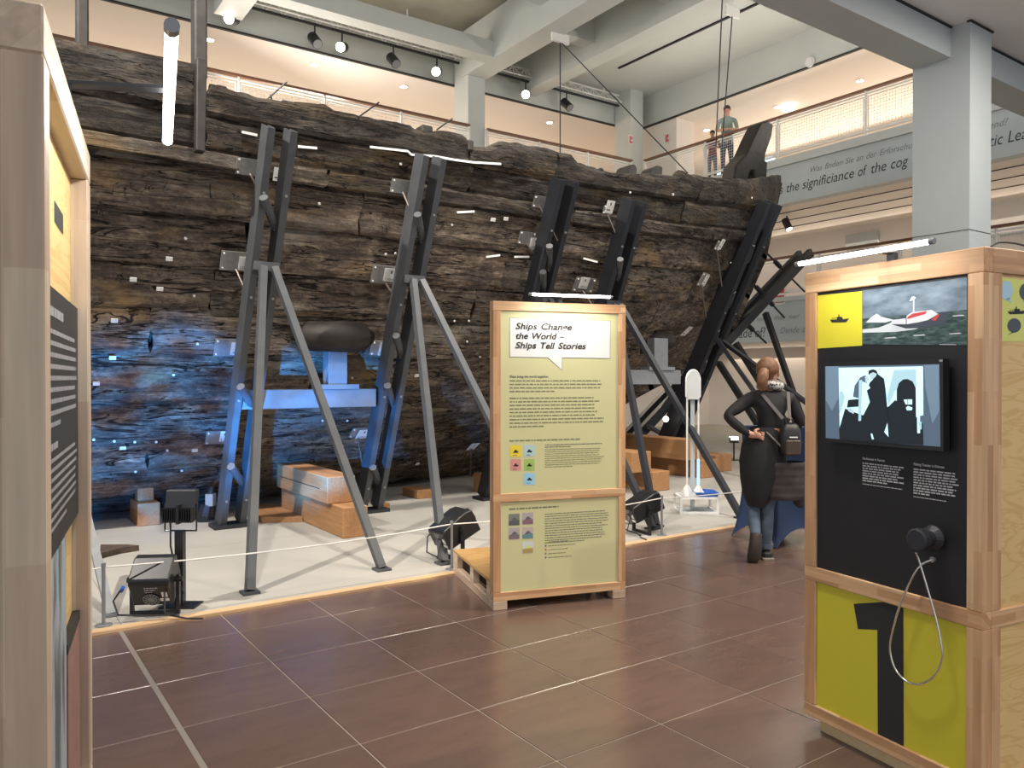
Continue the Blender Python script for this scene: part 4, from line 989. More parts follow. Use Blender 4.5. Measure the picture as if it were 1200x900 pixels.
# ---------------------------------------------------------------- tube lamps
def tube_lamp(label, p, q, arm_from, power, ndir):
    p = Vector(p); q = Vector(q); root = thing('tube_lamp', label, 'lamp', arm_from)
    d = (q-p).normalized()
    MB().tube([p, q], .0095, 10).build('tube', 'tube_light', root)
    for e, s in ((p, -1), (q, 1)): MB().tube([e+d*s*.0, e+d*s*.02], .011, 10).build('end_cap', 'steel_grey', root)
    m = (p+q)/2; a = Vector(arm_from); MB().bar(a, a+Vector((0, 0, .035)), .03, .03).build('clamp', 'steel_dark', root)
    MB().bar(a+Vector((0, 0, .03)), m+Vector((0, 0, .012)), .026, .006).build('arm', 'steel_dark', root)
    l = bpy.data.lights.new('tube_glow', 'AREA'); l.shape = 'RECTANGLE'; l.size = (q-p).length; l.size_y = .03; l.energy = power; l.color = (1, .97, .93)
    o = bpy.data.objects.new('tube_glow', l); COL.objects.link(o); o.location = m+Vector((0, 0, -.018))
    x = d; zax = Vector((0, 0, 1)); zax = (zax-x*zax.dot(x)).normalized(); o.rotation_euler = Matrix((x, zax.cross(x), zax)).transposed().to_euler()
    return root
lf = Face(cA, ex, .14)
tube_lamp('bright tube lamp on an arm above the green panel', lf.w(lf.at(623, 348)[0], 2.125), lf.w(lf.at(714.5, 351.5)[0], 2.125), fc.w(CW/2, 2.088, -.04), 3.2, None)

# ---------------------------------------------------------------- right crate
rO = Vector((3.075, 2.121, 0)); rx = Vector((-.1514, -.9885, 0)); RW = .815; RD = .82
rc = thing('exhibit_crate', 'tall wooden crate at right with a video screen and a big number 1', 'display crate', rO, math.atan2(rx.y, rx.x))
RZ = (.068, .125, .672, .735, 1.945, 2.035)
frame_face(rc, 0, RW, 0, 'y', RZ, .062, .05, 'crate')
frame_face(rc, .05, RD-.05, RW-.05, 'x', RZ, .055, .05, 'crate')
frame_face(rc, 0, RW, RD-.05, 'y', RZ, .055, .05, 'crate'); frame_face(rc, .05, RD-.05, 0, 'x', RZ, .055, .05, 'crate')
MB().box((.05, .05, 1.99), (RW-.05, RD-.05, 2.02)).build('roof_board', 'plywood_pale', rc, local=True)
MB().box((.05, .05, 0), (RW-.05, RD-.05, .068)).build('plinth', 'plywood_pale', rc, local=True)
rf = Face(rO, rx); ri = Face(rO, rx, -.012)
rf.rect('panel_upper', .062, RW-.062, .735, 1.945, 'black_board', rc, -.012, .02)
rf.rect('panel_lower', .062, RW-.062, .125, .672, 'yellow_one', rc, -.012, .02)
rcorner = rO+rx*RW; sf = Face(rcorner, (-rx.y, rx.x)); si = Face(rcorner, (-rx.y, rx.x), -.012)
sf.rect('side_panel_upper', .105, RD-.105, .735, 1.945, 'plywood', rc, -.012, .02); sf.rect('side_panel_lower', .105, RD-.105, .125, .672, 'plywood', rc, -.012, .02)
for yy in (.05,): rf.rect('back_panel', .055, RW-.055, .125, 1.945, 'plywood', rc, -RD+.03, .015)
# number
ri.poly('number_one', [(1000.5, 707.5), (1035, 705.5), (1058.8, 712.5), (1059.3, 877.5), (1028.8, 863), (1028.3, 738), (1005.5, 737)], 'ink', rc, .001)
# yellow square with a boat, and the sea photograph
ysq = ri.poly('yellow_square', [(957.5, 346.5), (1010.5, 341), (1010.5, 405), (957.5, 408.5)], 'yellow', rc, .001)
def boat_icon(f, cx, cy, s, parent, mat='ink', out=.002):
    def q(pts): return [(cx+x*s, cy+y*s) for x, y in pts]
    f.poly('boat_hull', q([(-11, .5), (-9, 4), (8, 3.6), (11.5, -1), (4, .2)]), mat, parent, out); f.poly('boat_cabin', q([(-3, .5), (-3, -2.5), (3, -2.8), (4.5, .2)]), mat, parent, out)
    f.poly('boat_mast', q([(-1.2, -2.4), (-1.2, -5.5), (0, -5.5), (.2, -2.5)]), mat, parent, out); f.poly('boat_rail', q([(-9, -1.2), (-3, -1.6), (-3, -1), (-9, -.6)]), mat, parent, out)
boat_icon(ri, 984, 374, 1.0, ysq)
def photo_mats():
    m, nt, b = newmat('photo_sky'); tc = N(nt, 'ShaderNodeTexCoord'); sx = N(nt, 'ShaderNodeSeparateXYZ'); L(nt, tc.outputs['Object'], sx.inputs[0])
    ns = N(nt, 'ShaderNodeTexNoise'); ns.inputs['Scale'].default_value = 9; ns.inputs['Detail'].default_value = 5; mp = N(nt, 'ShaderNodeMapping'); mp.inputs['Scale'].default_value = (1, 1, 2.6); L(nt, tc.outputs['Object'], mp.inputs[0]); L(nt, mp.outputs[0], ns.inputs['Vector'])
    cr = N(nt, 'ShaderNodeValToRGB'); c = cr.color_ramp; c.elements[0].position = .35; c.elements[0].color = (.085, .125, .165, 1); c.elements[1].position = .7; c.elements[1].color = (.26, .33, .40, 1)
    L(nt, ns.outputs['Fac'], cr.inputs['Fac']); L(nt, cr.outputs['Color'], b.inputs['Base Color']); b.inputs['Roughness'].default_value = .5
    m, nt, b = newmat('photo_sea'); tc = N(nt, 'ShaderNodeTexCoord'); mp = N(nt, 'ShaderNodeMapping'); mp.inputs['Scale'].default_value = (10, 10, 34); L(nt, tc.outputs['Object'], mp.inputs[0])
    ns = N(nt, 'ShaderNodeTexNoise'); ns.inputs['Scale'].default_value = 3; ns.inputs['Detail'].default_value = 6; L(nt, mp.outputs[0], ns.inputs['Vector'])
    cr = N(nt, 'ShaderNodeValToRGB'); c = cr.color_ramp; c.elements[0].position = .35; c.elements[0].color = (.010, .032, .032, 1); c.elements[1].position = .72; c.elements[1].color = (.10, .16, .15, 1)
    L(nt, ns.outputs['Fac'], cr.inputs['Fac']); L(nt, cr.outputs['Color'], b.inputs['Base Color']); b.inputs['Roughness'].default_value = .5
photo_mats(); plain('boat_red', (.50, .05, .05), .5); plain('boat_hull_dark', (.045, .055, .075), .5); plain('foam', (.62, .66, .68), .6); plain('boat_white', (.66, .68, .70), .5)
ph = ri.poly('sea_photo', [(1011, 340.5), (1133.5, 325), (1133.5, 404.5), (1011, 403.5)], 'photo_sky', rc, .001)
ri.poly('sea', [(1011, 373.5), (1133.5, 363), (1133.5, 404.5), (1011, 403.5)], 'photo_sea', ph, .0014)
ri.poly('far_wake', [(1015, 378), (1022, 371), (1028, 367.5), (1033, 371), (1048, 375), (1038, 378)], 'foam', ph, .0018)
ri.poly('bow_wave', [(1011, 386), (1030, 384), (1045, 378), (1060, 381), (1078, 378), (1090, 380), (1072, 386), (1050, 389), (1011, 390)], 'foam', ph, .0018)
ri.poly('boat_hull', [(1045, 380), (1062, 378.5), (1080, 377), (1100, 368), (1113, 364.5), (1107, 381), (1088, 384), (1062, 385)], 'boat_hull_dark', ph, .0022)
ri.poly('boat_cabin', [(1063, 380), (1063, 370), (1069, 366), (1092, 363), (1100, 368), (1088, 375), (1078, 377.5)], 'boat_white', ph, .0025)
ri.poly('boat_roof', [(1064, 371.5), (1070, 367.5), (1087, 364.5), (1085, 368), (1064, 374)], 'boat_red', ph, .0028)
ri.poly('boat_bow_stripe', [(1092, 375), (1098, 369), (1102, 368.5), (1097, 376)], 'boat_red', ph, .0028)
ri.poly('boat_deck', [(1044, 380), (1046, 375), (1062, 373), (1062, 380)], 'boat_white', ph, .0024)
ri.poly('boat_mast', [(1070.2, 366), (1070.8, 347), (1072, 347), (1072, 366)], 'boat_white', ph, .0025); ri.poly('boat_radar', [(1066, 353), (1069, 347.5), (1074.5, 348.5), (1071, 352)], 'boat_white', ph, .0026)
ri.poly('photo_credit', [(1101.5, 403.8-.4), (1121, 404-.4), (1121, 404.6-.4), (1101.5, 404.4-.4)], 'ink_white', rc, .0018)
for k_, (xa, ya) in enumerate([(1116, 370), (1070, 393), (1036, 396), (1112, 391)]): ri.poly('wave_crest', [(xa, ya), (xa+13, ya-1.2), (xa+15, ya), (xa+2, ya+.8)], 'foam', ph, .0018)
# screen
tvO = Face(rO, rx, .035)
tv = tvO.poly('video_screen', [(965, 424.5), (1105, 420.5), (1105.5, 529), (965.5, 517)], 'black_plastic', rc, -.036, .036)
def sem(n, c, s=1.0): return emit(n, c, s)
sem('scr_mid', (.20, .30, .40), .62); sem('scr_bright', (.62, .93, 1.0), 1.0); sem('scr_soft', (.42, .66, .74), .85); sem('scr_dark', (.010, .016, .022), .8); sem('scr_edge', (.10, .15, .21), .7); sem('scr_skin', (.50, .66, .72), .8)
def zp(pts): return [(960+x/7.83, 415+y/7.83) for x, y in pts]
def sc(name, pts, mat, o): return tvO.poly(name, zp(pts), mat, tv, o)
sc('screen_picture', [(55, 112), (1105, 92), (1115, 850), (62, 770)], 'scr_edge', .001)
sc('picture_side', [(62, 112), (180, 112), (180, 400), (120, 520), (62, 420)], 'scr_mid', .0013); sc('picture_side', [(965, 100), (1100, 95), (1105, 520), (1040, 640), (975, 300)], 'scr_mid', .0013)
sc('picture_sky', [(180, 125), (955, 112), (958, 560), (640, 640), (400, 620), (190, 690)], 'scr_bright', .0016)
sc('picture_floor', [(185, 690), (240, 500), (400, 560), (640, 480), (700, 420), (955, 640), (960, 835), (190, 785)], 'scr_dark', .0019)
sc('picture_wall', [(690, 145), (895, 138), (895, 300), (700, 330), (640, 480), (625, 400)], 'scr_soft', .0022)
sc('picture_wall', [(190, 350), (215, 335), (240, 390), (205, 520), (188, 540)], 'scr_soft', .0022)
sc('picture_door', [(715, 800), (715, 330), (735, 265), (775, 232), (815, 228), (860, 250), (890, 310), (895, 820)], 'scr_dark', .0025)
sc('picture_ladder', [(893, 150), (925, 148), (930, 725), (905, 725)], 'scr_bright', .0028); sc('picture_ladder', [(930, 400), (960, 400), (960, 415), (930, 415)], 'scr_bright', .0028); sc('picture_ladder', [(925, 470), (955, 470), (955, 482), (925, 482)], 'scr_bright', .0028)
sc('picture_man', [(455, 180), (460, 150), (500, 138), (530, 150), (545, 185), (600, 225), (615, 330), (635, 560), (640, 760), (600, 800), (400, 790), (390, 600), (470, 440), (440, 330), (470, 260), (500, 230)], 'scr_dark', .0031)
sc('picture_face', [(468, 180), (500, 165), (535, 180), (525, 205), (490, 235), (470, 215)], 'scr_skin', .0034); sc('picture_hand', [(420, 290), (455, 280), (475, 310), (440, 335), (415, 325)], 'scr_bright', .0034)
sc('picture_woman', [(315, 390), (330, 290), (380, 215), (420, 195), (455, 205), (440, 265), (400, 250), (395, 370), (385, 410)], 'scr_edge', .0031)
sc('picture_face', [(425, 205), (455, 200), (462, 240), (430, 260)], 'scr_skin', .0034)
sc('picture_chair', [(270, 420), (385, 410), (380, 480), (260, 490)], 'scr_dark', .0034); sc('picture_papers', [(262, 500), (300, 495), (330, 530), (320, 548), (275, 525)], 'scr_skin', .0036); sc('picture_rail', [(370, 240), (400, 235), (390, 610), (365, 615)], 'scr_soft', .0036)
sc('picture_sign', [(780, 418), (815, 415), (815, 462), (798, 462)], 'scr_bright', .003); sc('picture_sign', [(820, 415), (858, 415), (858, 462), (820, 462)], 'scr_bright', .003); sc('picture_sign', [(800, 490), (820, 475), (860, 490), (855, 515), (808, 515)], 'scr_bright', .003)
sc('picture_light', [(602, 715), (632, 630), (642, 760)], 'scr_bright', .0036); sc('picture_shoe', [(478, 730), (492, 728), (508, 780), (490, 782)], 'scr_bright', .0036); sc('picture_ring', [(915, 620), (945, 620), (945, 690), (925, 692)], 'scr_soft', .0031)
tvO.poly('screen_corner', [(1101, 421.5), (1105, 421.3), (1105, 424), (1101, 424)], 'galv', tv, .002)
# captions on the black board
def colm(px, py, head, hw, lines, wpx, seed):
    u, z = ri.at(px, py); u1, _ = ri.at(px+hw, py)
    text('heading', head, .0135, 'ink_white', ri.w(u, z), rx, (0, 0, 1), rc, width=u1-u, depth=.001, bold=.0003)
    mb = MB(); uw, _ = ri.at(px+wpx, py); word_lines(mb, ri.w(u, z-.018, .001), rx, (0, 0, 1), lines, uw-u, .0102, .0052, seed, .15).build('caption', 'ink_white', rc)
    mb = MB(); word_lines(mb, ri.w(u, z-.018-.0102*lines-.003, .001), rx, (0, 0, 1), 1, (uw-u)*1.5, .01, .0030, seed+1, .1).build('credit', 'ink_white', rc)
colm(1011, 538.3, 'Fischkutter in Seenot', 26, 8, 50, 31); colm(1070.8, 545, 'Fishing Trawler in Distress', 36, 10, 54, 33)
# listening receiver and its steel hose
c0 = ri.px(1095, 630, 0); c1 = ri.px(1095, 630, .075); c2 = ri.px(1095, 630, .10)
er = MB().tube([c0, c0+ri.n*.012, c0+ri.n*.03, c0+ri.n*.075], [.047, .047, .030, .030], 20).build('receiver_holder', 'steel_dark', rc)
MB().tube([c0+ri.n*.055, c0+ri.n*.075, c0+ri.n*.10, c0+ri.n*.105], [.034, .043, .043, .036], 20).build('receiver', 'steel_dark', rc)
hp = [(1087.5, 645, .07), (1089.5, 655, .06), (1098, 690, .05), (1107, 726, .045), (1113, 757, .045), (1113, 771, .045), (1106, 787, .045), (1095, 796.5, .045), (1083, 799.5, .045), (1070, 795, .045), (1058, 781, .045), (1052.5, 762, .045), (1053.5, 745, .045), (1063, 710, .045), (1077, 676, .04), (1086, 661, .03), (1094.5, 655.5, .01)]
pts = [ri.px(*p) for p in hp]
def smooth_pts(P, n=5):
    out = []
    for i in range(len(P)-1):
        p0, p1, p2, p3 = P[max(i-1, 0)], P[i], P[i+1], P[min(i+2, len(P)-1)]
        for k in range(n):
            t = k/n; out.append(.5*((2*p1)+(p2-p0)*t+(2*p0-5*p1+4*p2-p3)*t*t+(3*p1-p0-3*p2+p3)*t*t*t))
    return out+[P[-1]]
MB().tube(smooth_pts(pts), .0042, 8).build('steel_hose', 'chrome', rc, smooth=True)
MB().tube([ri.px(1094.5, 655.5, 0), ri.px(1094.5, 655.5, .012)], .011, 12).build('hose_socket', 'galv', rc)
# side panel print
lm = si.poly('lime_panel', [(1171.2, 324.8), (1330, 344), (1330, 402), (1171.2, 400.2)], 'lime', rc, .001)
plain('bubble_blue', (.42, .66, .78), .5); plain('bubble_grey', (.055, .075, .085), .5)
def bubble(cx, cy, rx_, ry, tail, mat):
    pts = [(cx+rx_*math.cos(t), cy+ry*math.sin(t)) for t in [2*math.pi*i/16 for i in range(16)]]
    si.poly('bubble', pts, mat, lm, .002); si.poly('bubble_tail', [(cx-rx_*.2, cy+ry*.85), (cx+rx_*.6, cy+ry*.7), tail], mat, lm, .002)
bubble(1179.2, 340.5, 7.2, 11.5, (1184.5, 355), 'bubble_blue'); bubble(1204, 342, 10, 11, (1196, 354), 'bubble_grey'); bubble(1188, 381.5, 8, 8.5, (1179.5, 393), 'bubble_grey')
boat_icon(si, 1191, 364.5, .95, lm)
# lamp and loose cable on the crate
tO = Face(rO, rx, .15)
tube_lamp('bright tube lamp on an arm above the right crate', tO.w(tO.at(937, 312)[0], 2.055), tO.w(tO.at(1089, 288)[0], 2.055), rf.w(.42, 2.035, -.03), 2.2, None)
wr = [rf.w(.80, 2.04, -.06), rf.w(.79, 2.06, -.12), rf.w(.80, 2.062, -.2), rf.w(.81, 2.05, -.28), rf.w(.80, 2.04, -.36)]
tag(MB().tube(smooth_pts(wr, 4), .0035, 6).build('loose_cable', 'rubber'), 'thin dark cable lying on top of the right crate', 'cable')

# ---------------------------------------------------------------- left crate
lN = Vector((.084, 1.169, 0)); lex = Vector((.184, .983, 0)).normalized(); LW = .755; LD = .80
lc = thing('exhibit_crate', 'tall pale wooden crate close at the left edge with a black text board', 'display crate', lN, math.atan2(lex.y, lex.x))
LZ = (.068, .125, .672, .735, 1.985, 2.05)
frame_face(lc, 0, LW, 0, 'y', LZ, .06, .05, 'pale'); frame_face(lc, .05, LD-.05, 0, 'x', LZ, .055, .05, 'pale')
frame_face(lc, 0, LW, LD-.05, 'y', LZ, .06, .05, 'pale'); frame_face(lc, .05, LD-.05, LW-.05, 'x', LZ, .055, .05, 'pale')
MB().box((.05, .05, 0), (LW-.05, LD-.05, .068)).build('plinth', 'plywood_pale', lc, local=True); MB().box((.05, .05, 2.0), (LW-.05, LD-.05, 2.02)).build('roof_board', 'plywood_pale', lc, local=True)
lf_ = Face(lN, lex)
lf_.rect('side_panel_upper', .06, LW-.06, .735, 1.985, 'plywood', lc, -.032, .015); lf_.rect('side_panel_lower', .06, LW-.06, .125, .672, 'plywood', lc, -.032, .015)
lend = Face(lN-lf_.n*LD, -lf_.ey*-1*-1); 
plain('milky', (.60, .62, .60), .35)
MB().box((.012, .05+.055, .735), (.03, LD-.105, 1.985)).build('end_panel_upper', 'milky', lc, local=True); MB().box((.012, .105, .125), (.03, LD-.105, .672)).build('end_panel_lower', 'milky', lc, local=True)
MB().box((LW-.03, .105, .125), (LW-.012, LD-.105, 1.985)).build('end_panel_far', 'plywood_pale', lc, local=True)
tb = lf_.rect('text_board', .062, .692, 1.289, 1.714, 'black_board', lc, -.020, .012)
lt = Face(lN, lex, -.0195)
mb = MB(); word_lines(mb, lt.w(.12, 1.668), lex, (0, 0, 1), 1, .52, .03, .015, 51, .1, .3).build('heading', 'ink_pale', tb)
mb = MB(); word_lines(mb, lt.w(.12, 1.640), lex, (0, 0, 1), 9, .54, .0185, .0075, 52, .08, .3).build('paragraph', 'ink_pale', tb)
mb = MB(); word_lines(mb, lt.w(.12, 1.455), lex, (0, 0, 1), 1, .45, .03, .011, 53, .1, .3).build('heading', 'ink_pale', tb)
mb = MB(); word_lines(mb, lt.w(.12, 1.436), lex, (0, 0, 1), 8, .54, .0155, .0065, 54, .08, .3).build('paragraph', 'ink_pale', tb)
def greyphoto():
    m, nt, b = newmat('grey_photo'); tc = N(nt, 'ShaderNodeTexCoord'); mp = N(nt, 'ShaderNodeMapping'); mp.inputs['Scale'].default_value = (14, 14, 3); L(nt, tc.outputs['Object'], mp.inputs[0])
    ns = N(nt, 'ShaderNodeTexNoise'); ns.inputs['Scale'].default_value = 1.6; ns.inputs['Detail'].default_value = 6; L(nt, mp.outputs[0], ns.inputs['Vector'])
    cr = N(nt, 'ShaderNodeValToRGB'); c = cr.color_ramp; c.elements[0].position = .40; c.elements[0].color = (.10, .115, .12, 1); c.elements[1].position = .52; c.elements[1].color = (.36, .41, .45, 1)
    L(nt, ns.outputs['Fac'], cr.inputs['Fac']); L(nt, cr.outputs['Color'], b.inputs['Base Color']); b.inputs['Roughness'].default_value = .45
greyphoto(); plain('rose_wood', (.30, .16, .13), .5, noise_amt=.12, nscale=20)
lf_.rect('photo_board', .062, .450, .745, 1.285, 'grey_photo', lc, -.020, .012)
lf_.rect('rose_board', .455, .692, .74, 1.068, 'rose_wood', lc, -.018, .014)
lf_.rect('board_edge', .455, .692, 1.068, 1.086, 'black_board', lc, -.018, .014)
mb = MB(); word_lines(mb, lf_.w(.41, 1.842, -.0315), lex, (0, 0, 1), 1, .30, .03, .038, 61, .0, .12).build('title_print', 'ink', lc)
to = Face(lN, lex, .152)
tube_lamp('bright tube lamp on an arm beside the left crate', to.w(.08, 2.075), to.w(.66, 2.075), lf_.w(.40, 2.05, -.02), 3, None)
# ================================================================== CEILING FITTINGS
def truss(label, x0, x1, Y, z):
    root = thing('lighting_truss', label, 'truss', (x0, Y, z))
    for dy, dz in ((-.14, .06), (.14, .06), (0, .32)): MB().tube([(x0, Y+dy, z+dz), (x1, Y+dy, z+dz)], .022, 6).build('chord', 'white', root)
    n = int((x1-x0)/.42); s = (x1-x0)/n
    for i in range(n):
        a = x0+i*s
        for dy in (-.14, .14):
            MB().bar((a, Y+dy, z+.06), (a+s/2, Y, z+.32), .018, .018).build('lattice_bar', 'white', root); MB().bar((a+s/2, Y, z+.32), (a+s, Y+dy, z+.06), .018, .018).build('lattice_bar', 'white', root)
    MB().box((x0, Y-.03, z-.03), (x1, Y+.03, z+.02)).build('lamp_track', 'black', root)
    MB().tube([((x0+x1)/2, Y, z+.3), ((x0+x1)/2, Y, 11.0)], .02, 6).build('hanger', 'white', root)
    for f in (.12, .88): MB().tube([(x0+(x1-x0)*f, Y, z+.3), (x0+(x1-x0)*f, Y, 11.0)], .02, 6).build('hanger', 'white', root)
TYR, TZR = 18.02, 9.98
truss('long lattice lighting truss above the back gallery, left of the pillar', -2.0, P2X-.06, TYR, TZR)
truss('short lattice lighting truss above the back gallery, right of the pillar', P2X+.62, 16.6, TYR, TZR)
def track_spot(px, lit, label, Y=TYR, z=TZR, aimv=(-.35, -.75, -.6), s=1.0):
    X = ony(px, 100, Y).x; root = thing('track_spotlight', label, 'spotlight', (X, Y, z), 0, 'spotlights on the tracks')
    a = Vector(aimv).normalized(); c = Vector((X, Y, z-.30*s))
    MB().tube([(X, Y, z+.0), (X, Y, z-.24*s)], .016*s, 6).build('stem', 'black', root)
    MB().tube([c-a*.14*s, c+a*.15*s], .10*s, 12).build('housing', 'black', root)
    MB().tube([c+a*.15*s, c+a*.158*s], .088*s, 12).build('lens', 'lamp_white' if lit else 'steel_grey', root)
for px, lit, lab in ((272, 1, 'leftmost lit track spotlight above the back gallery'), (369, 0, 'small unlit pale spotlight left of the second lit one on the back track'), (401, 1, 'lit track spotlight above the back gallery, above the second brace'), (461, 0, 'black unlit track spotlight between two lit ones, left of the pillar'), (512, 1, 'lit track spotlight just left of the white back pillar'), (616, 1, 'lit track spotlight just right of the white back pillar'), (664, 0, 'black unlit track spotlight right of the white back pillar'), (742, 1, 'lit spotlight at the corner of the two galleries')):
    track_spot(px, lit, lab, aimv=(-.55, -.75, -.38) if lit else (.1, -.7, -.7), s=1.25)
def disc(name, px, py, z, r, mat, label, cat, group=None, h=.02):
    P = onz(px, py, z); root = thing(name, label, cat, (P.x, P.y, z), 0, group)
    MB().tube([(0, 0, -h), (0, 0, 0)], r*1.25, 14).build('rim', 'white', root, local=True); MB().tube([(0, 0, -h-.004), (0, 0, -h)], r, 14).build('diffuser', mat, root, local=True)
for px, py, lab in ((246, 46, 'leftmost small recessed ceiling lamp above the back gallery'), (368, 75, 'second small recessed ceiling lamp above the back gallery'), (473, 101, 'recessed ceiling lamp above the back gallery, left of the pillar'), (644, 143, 'recessed ceiling lamp above the back gallery, right of the pillar'), (724, 163, 'recessed ceiling lamp above the back gallery beside the corner'), (828, 152, 'recessed ceiling lamp left of the man at the railing'), (1008, 94, 'recessed ceiling lamp above the right gallery left of the near pillar'), (911, 125, 'recessed ceiling lamp beside a white box on the right gallery ceiling')):
    disc('recessed_lamp', px, py, ZC-.001, .085, 'lamp_white', lab, 'lamp', 'recessed lamps above the galleries')
P = onz(923, 124, ZC); tag(MB().box((P.x-.12, P.y-.12, ZC-.14), (P.x+.12, P.y+.12, ZC-.002)).build('ceiling_box', 'lamp_soft'), 'glowing white box lamp on the right gallery ceiling', 'lamp')
P = onx(950, 73, 17.69); sm = thing('smoke_detector', 'round white smoke detector high on the right bulkhead', 'detector', P)
MB().tube([P, P+Vector((-.05, 0, 0))], .13, 16).build('body', 'white', sm); MB().tube([P+Vector((-.06, 0, 0)), P+Vector((-.07, 0, 0))], .09, 16).build('grille', 'white', sm)
P = onx(922, 262, 18.3); r_ = thing('track_spotlight', 'black spotlight hanging below the upper right gallery', 'spotlight', P, 0, 'spotlights on the tracks')
MB().tube([P+Vector((0, 0, .05)), (P.x, P.y, 5.97)], .02, 6).build('stem', 'black', r_); MB().tube([P+Vector((0, .06, .12)), P+Vector((0, -.08, -.16))], .10, 10).build('housing', 'black', r_); MB().tube([P+Vector((0, -.08, -.16)), P+Vector((0, -.086, -.171))], .08, 10).build('lens', 'lamp_soft', r_)
# hanging sign plates and suspension wires
def wire(label, pts, r=.014): tag(MB().tube(pts, r, 6).build('suspension_wire', 'steel_dark'), label, 'wire')
q = onz(656.5, 44, 9.5)
r_ = thing('wire_bracket', 'white bracket plate under the main roof beam holding two wires', 'bracket', q); MB().box((q.x-.25, q.y-.03, q.z-.12), (q.x+.25, q.y+.03, q.z+.10)).build('plate', 'white', r_); MB().tube([(q.x, q.y, q.z+.1), (q.x, q.y, q.z+.4)], .03, 6).build('hanger', 'white', r_)
wire('straight vertical wire hanging from the main roof beam', [q+Vector((0, 0, -.12)), (q.x, q.y, 6.0)]); wire('slanting wire from the main roof beam to the bow', [q+Vector((.05, 0, -.12)), ony(806, 203, 11.6)])
q2 = onz(858, 13, 9.65)
r_ = thing('wire_bracket', 'white bracket plate near the top edge holding the right wire', 'bracket', q2); MB().box((q2.x-.22, q2.y-.03, q2.z-.12), (q2.x+.22, q2.y+.03, q2.z+.08)).build('plate', 'white', r_); MB().tube([(q2.x, q2.y, q2.z+.08), (q2.x, q2.y, 10.5)], .03, 6).build('hanger', 'white', r_)
wire('right one of two long wires dropping to the bow', [q2+Vector((0, 0, -.12)), dep(846, 172, 18.0)]); wire('left one of two long wires dropping to the bow', [dep(849, -60, 15.0), dep(839, 172, 18.0)])
# thin black rods standing on the hull top
for a, b_ in (((311, 118), (336, 96)), ((319, 120), (317, 111)), ((419, 138), (444, 120)), ((512, 152), (530, 139))):
    MB().tube([ony(*a, 7.3), ony(*b_, 7.3)], .009, 6).build('thin_rod', 'black', ship)
# fire signs
def fire_sign(X, Y, z, right, label):
    r = Vector(right); n = r.cross(Vector((0, 0, 1))); o = Vector((X, Y, z)); root = thing('fire_sign', label, 'sign', o)
    def q(u0, u1, z0, z1, out, mat, nm): MB().prism([o+r*u0+Vector((0, 0, z0)), o+r*u1+Vector((0, 0, z0)), o+r*u1+Vector((0, 0, z1)), o+r*u0+Vector((0, 0, z1))], n*out).build(nm, mat, root)
    q(-.08, .08, -.14, .14, .012, 'sign_white', 'plate'); q(-.06, -.01, -.11, .11, .016, 'red', 'extinguisher_mark'); q(.012, .06, .012, .11, .016, 'red', 'flame_mark'); q(.012, .06, -.11, -.03, .016, 'red', 'arrow_mark')
fire_sign(ony(739, 164, 17.65).x, 17.65, ony(739, 164, 17.65).z, (1, 0, 0), 'red and white fire sign on the corner pillar')
P = onx(782, 162, 17.79); fire_sign(17.79, P.y, P.z, (0, -1, 0), 'red and white fire sign on the cream wall beside the corner pillar')
P = onx(914, 346, GX+.0); r_ = thing('notice_sign', 'small red and white notice on the lower right railing', 'sign', P)
for dz, m_ in ((.14, 'red'), (-.10, 'red')): MB().box((P.x-.02, P.y-.13, P.z+dz-.09), (P.x+.0, P.y+.13, P.z+dz+.09)).build('panel', m_, r_)
MB().box((P.x-.012, P.y-.17, P.z-.24), (P.x+.0, P.y+.17, P.z+.28)).build('plate', 'sign_white', r_)
P = onx(1010, 282, 21.15); tag(MB().box((21.12, P.y-.5, P.z-.2), (21.19, P.y+.5, P.z+.22)).build('wall_plaque', 'paint_grey'), 'grey plaque on the wall behind the lower right railing', 'plaque')
# lit display on the upper right gallery, its brightness put in as glow
emit('showcase_glow', (.75, .93, 1.0), 1.1)
r_ = thing('lit_display', 'white and cyan lit display made to glow, behind the people on the upper gallery', 'lit display', (19.4, 14.6, ZG)); MB().box((19.3, 14.5, ZG), (19.6, 16.6, ZG+.12)).build('base', 'white', r_); MB().box((19.35, 14.5, ZG+.12), (19.55, 16.6, ZG+.95)).build('glowing_front', 'showcase_glow', r_)
r_ = thing('framed_poster', 'pale framed sheet on the wall far right above the crate', 'poster', (21.15, 6, 4.9)); P = onx(1186, 255, 21.1); MB().box((21.08, P.y-.5, P.z-.35), (21.14, P.y+.5, P.z+.55)).build('sheet', 'white', r_); MB().box((21.1, P.y-.55, P.z-.4), (21.17, P.y+.55, P.z+.6)).build('frame', 'paint_grey', r_)

# ================================================================== NAVY STRETCH-COVER TABLE
A = onz(857, 629); B_ = onz(910, 644); e1 = (B_-A); sd = e1.length; e1n = e1.normalized(); e2n = Vector((-e1n.y, e1n.x, 0)); cen = A+e1*.5+e2n*sd*.5
tb_ = thing('covered_table', 'high table under a navy stretch cover behind the woman', 'table', (cen.x, cen.y, 0))
mb = MB(); NV, NU = 12, 10; H = 1.10
rows = []
for j in range(NV+1):
    v = j/NV; row = []
    for side in range(4):
        for i in range(NU):
            u = i/NU; a = side*math.pi/2
            cx, cy = (-1+2*u, -1); sag = 4*u*(1-u)
            sc_ = (1-v)*1.0+v*.80 - .16*math.sin(math.pi*v)**.8*(1-.3*v)
            inn = 1-.20*sag*(math.sin(math.pi*min(1, v*1.05))**.7)*.8-.10*sag*(1-v)
            x, y = cx*sc_, cy*sc_*inn; z = H*v+(1-v)**3*.16*sag
            X = x*math.cos(a)-y*math.sin(a); Y = x*math.sin(a)+y*math.cos(a)
            row.append(cen+e1n*X*sd/2+e2n*Y*sd/2+Vector((0, 0, z+.002)))
    rows.append(row)
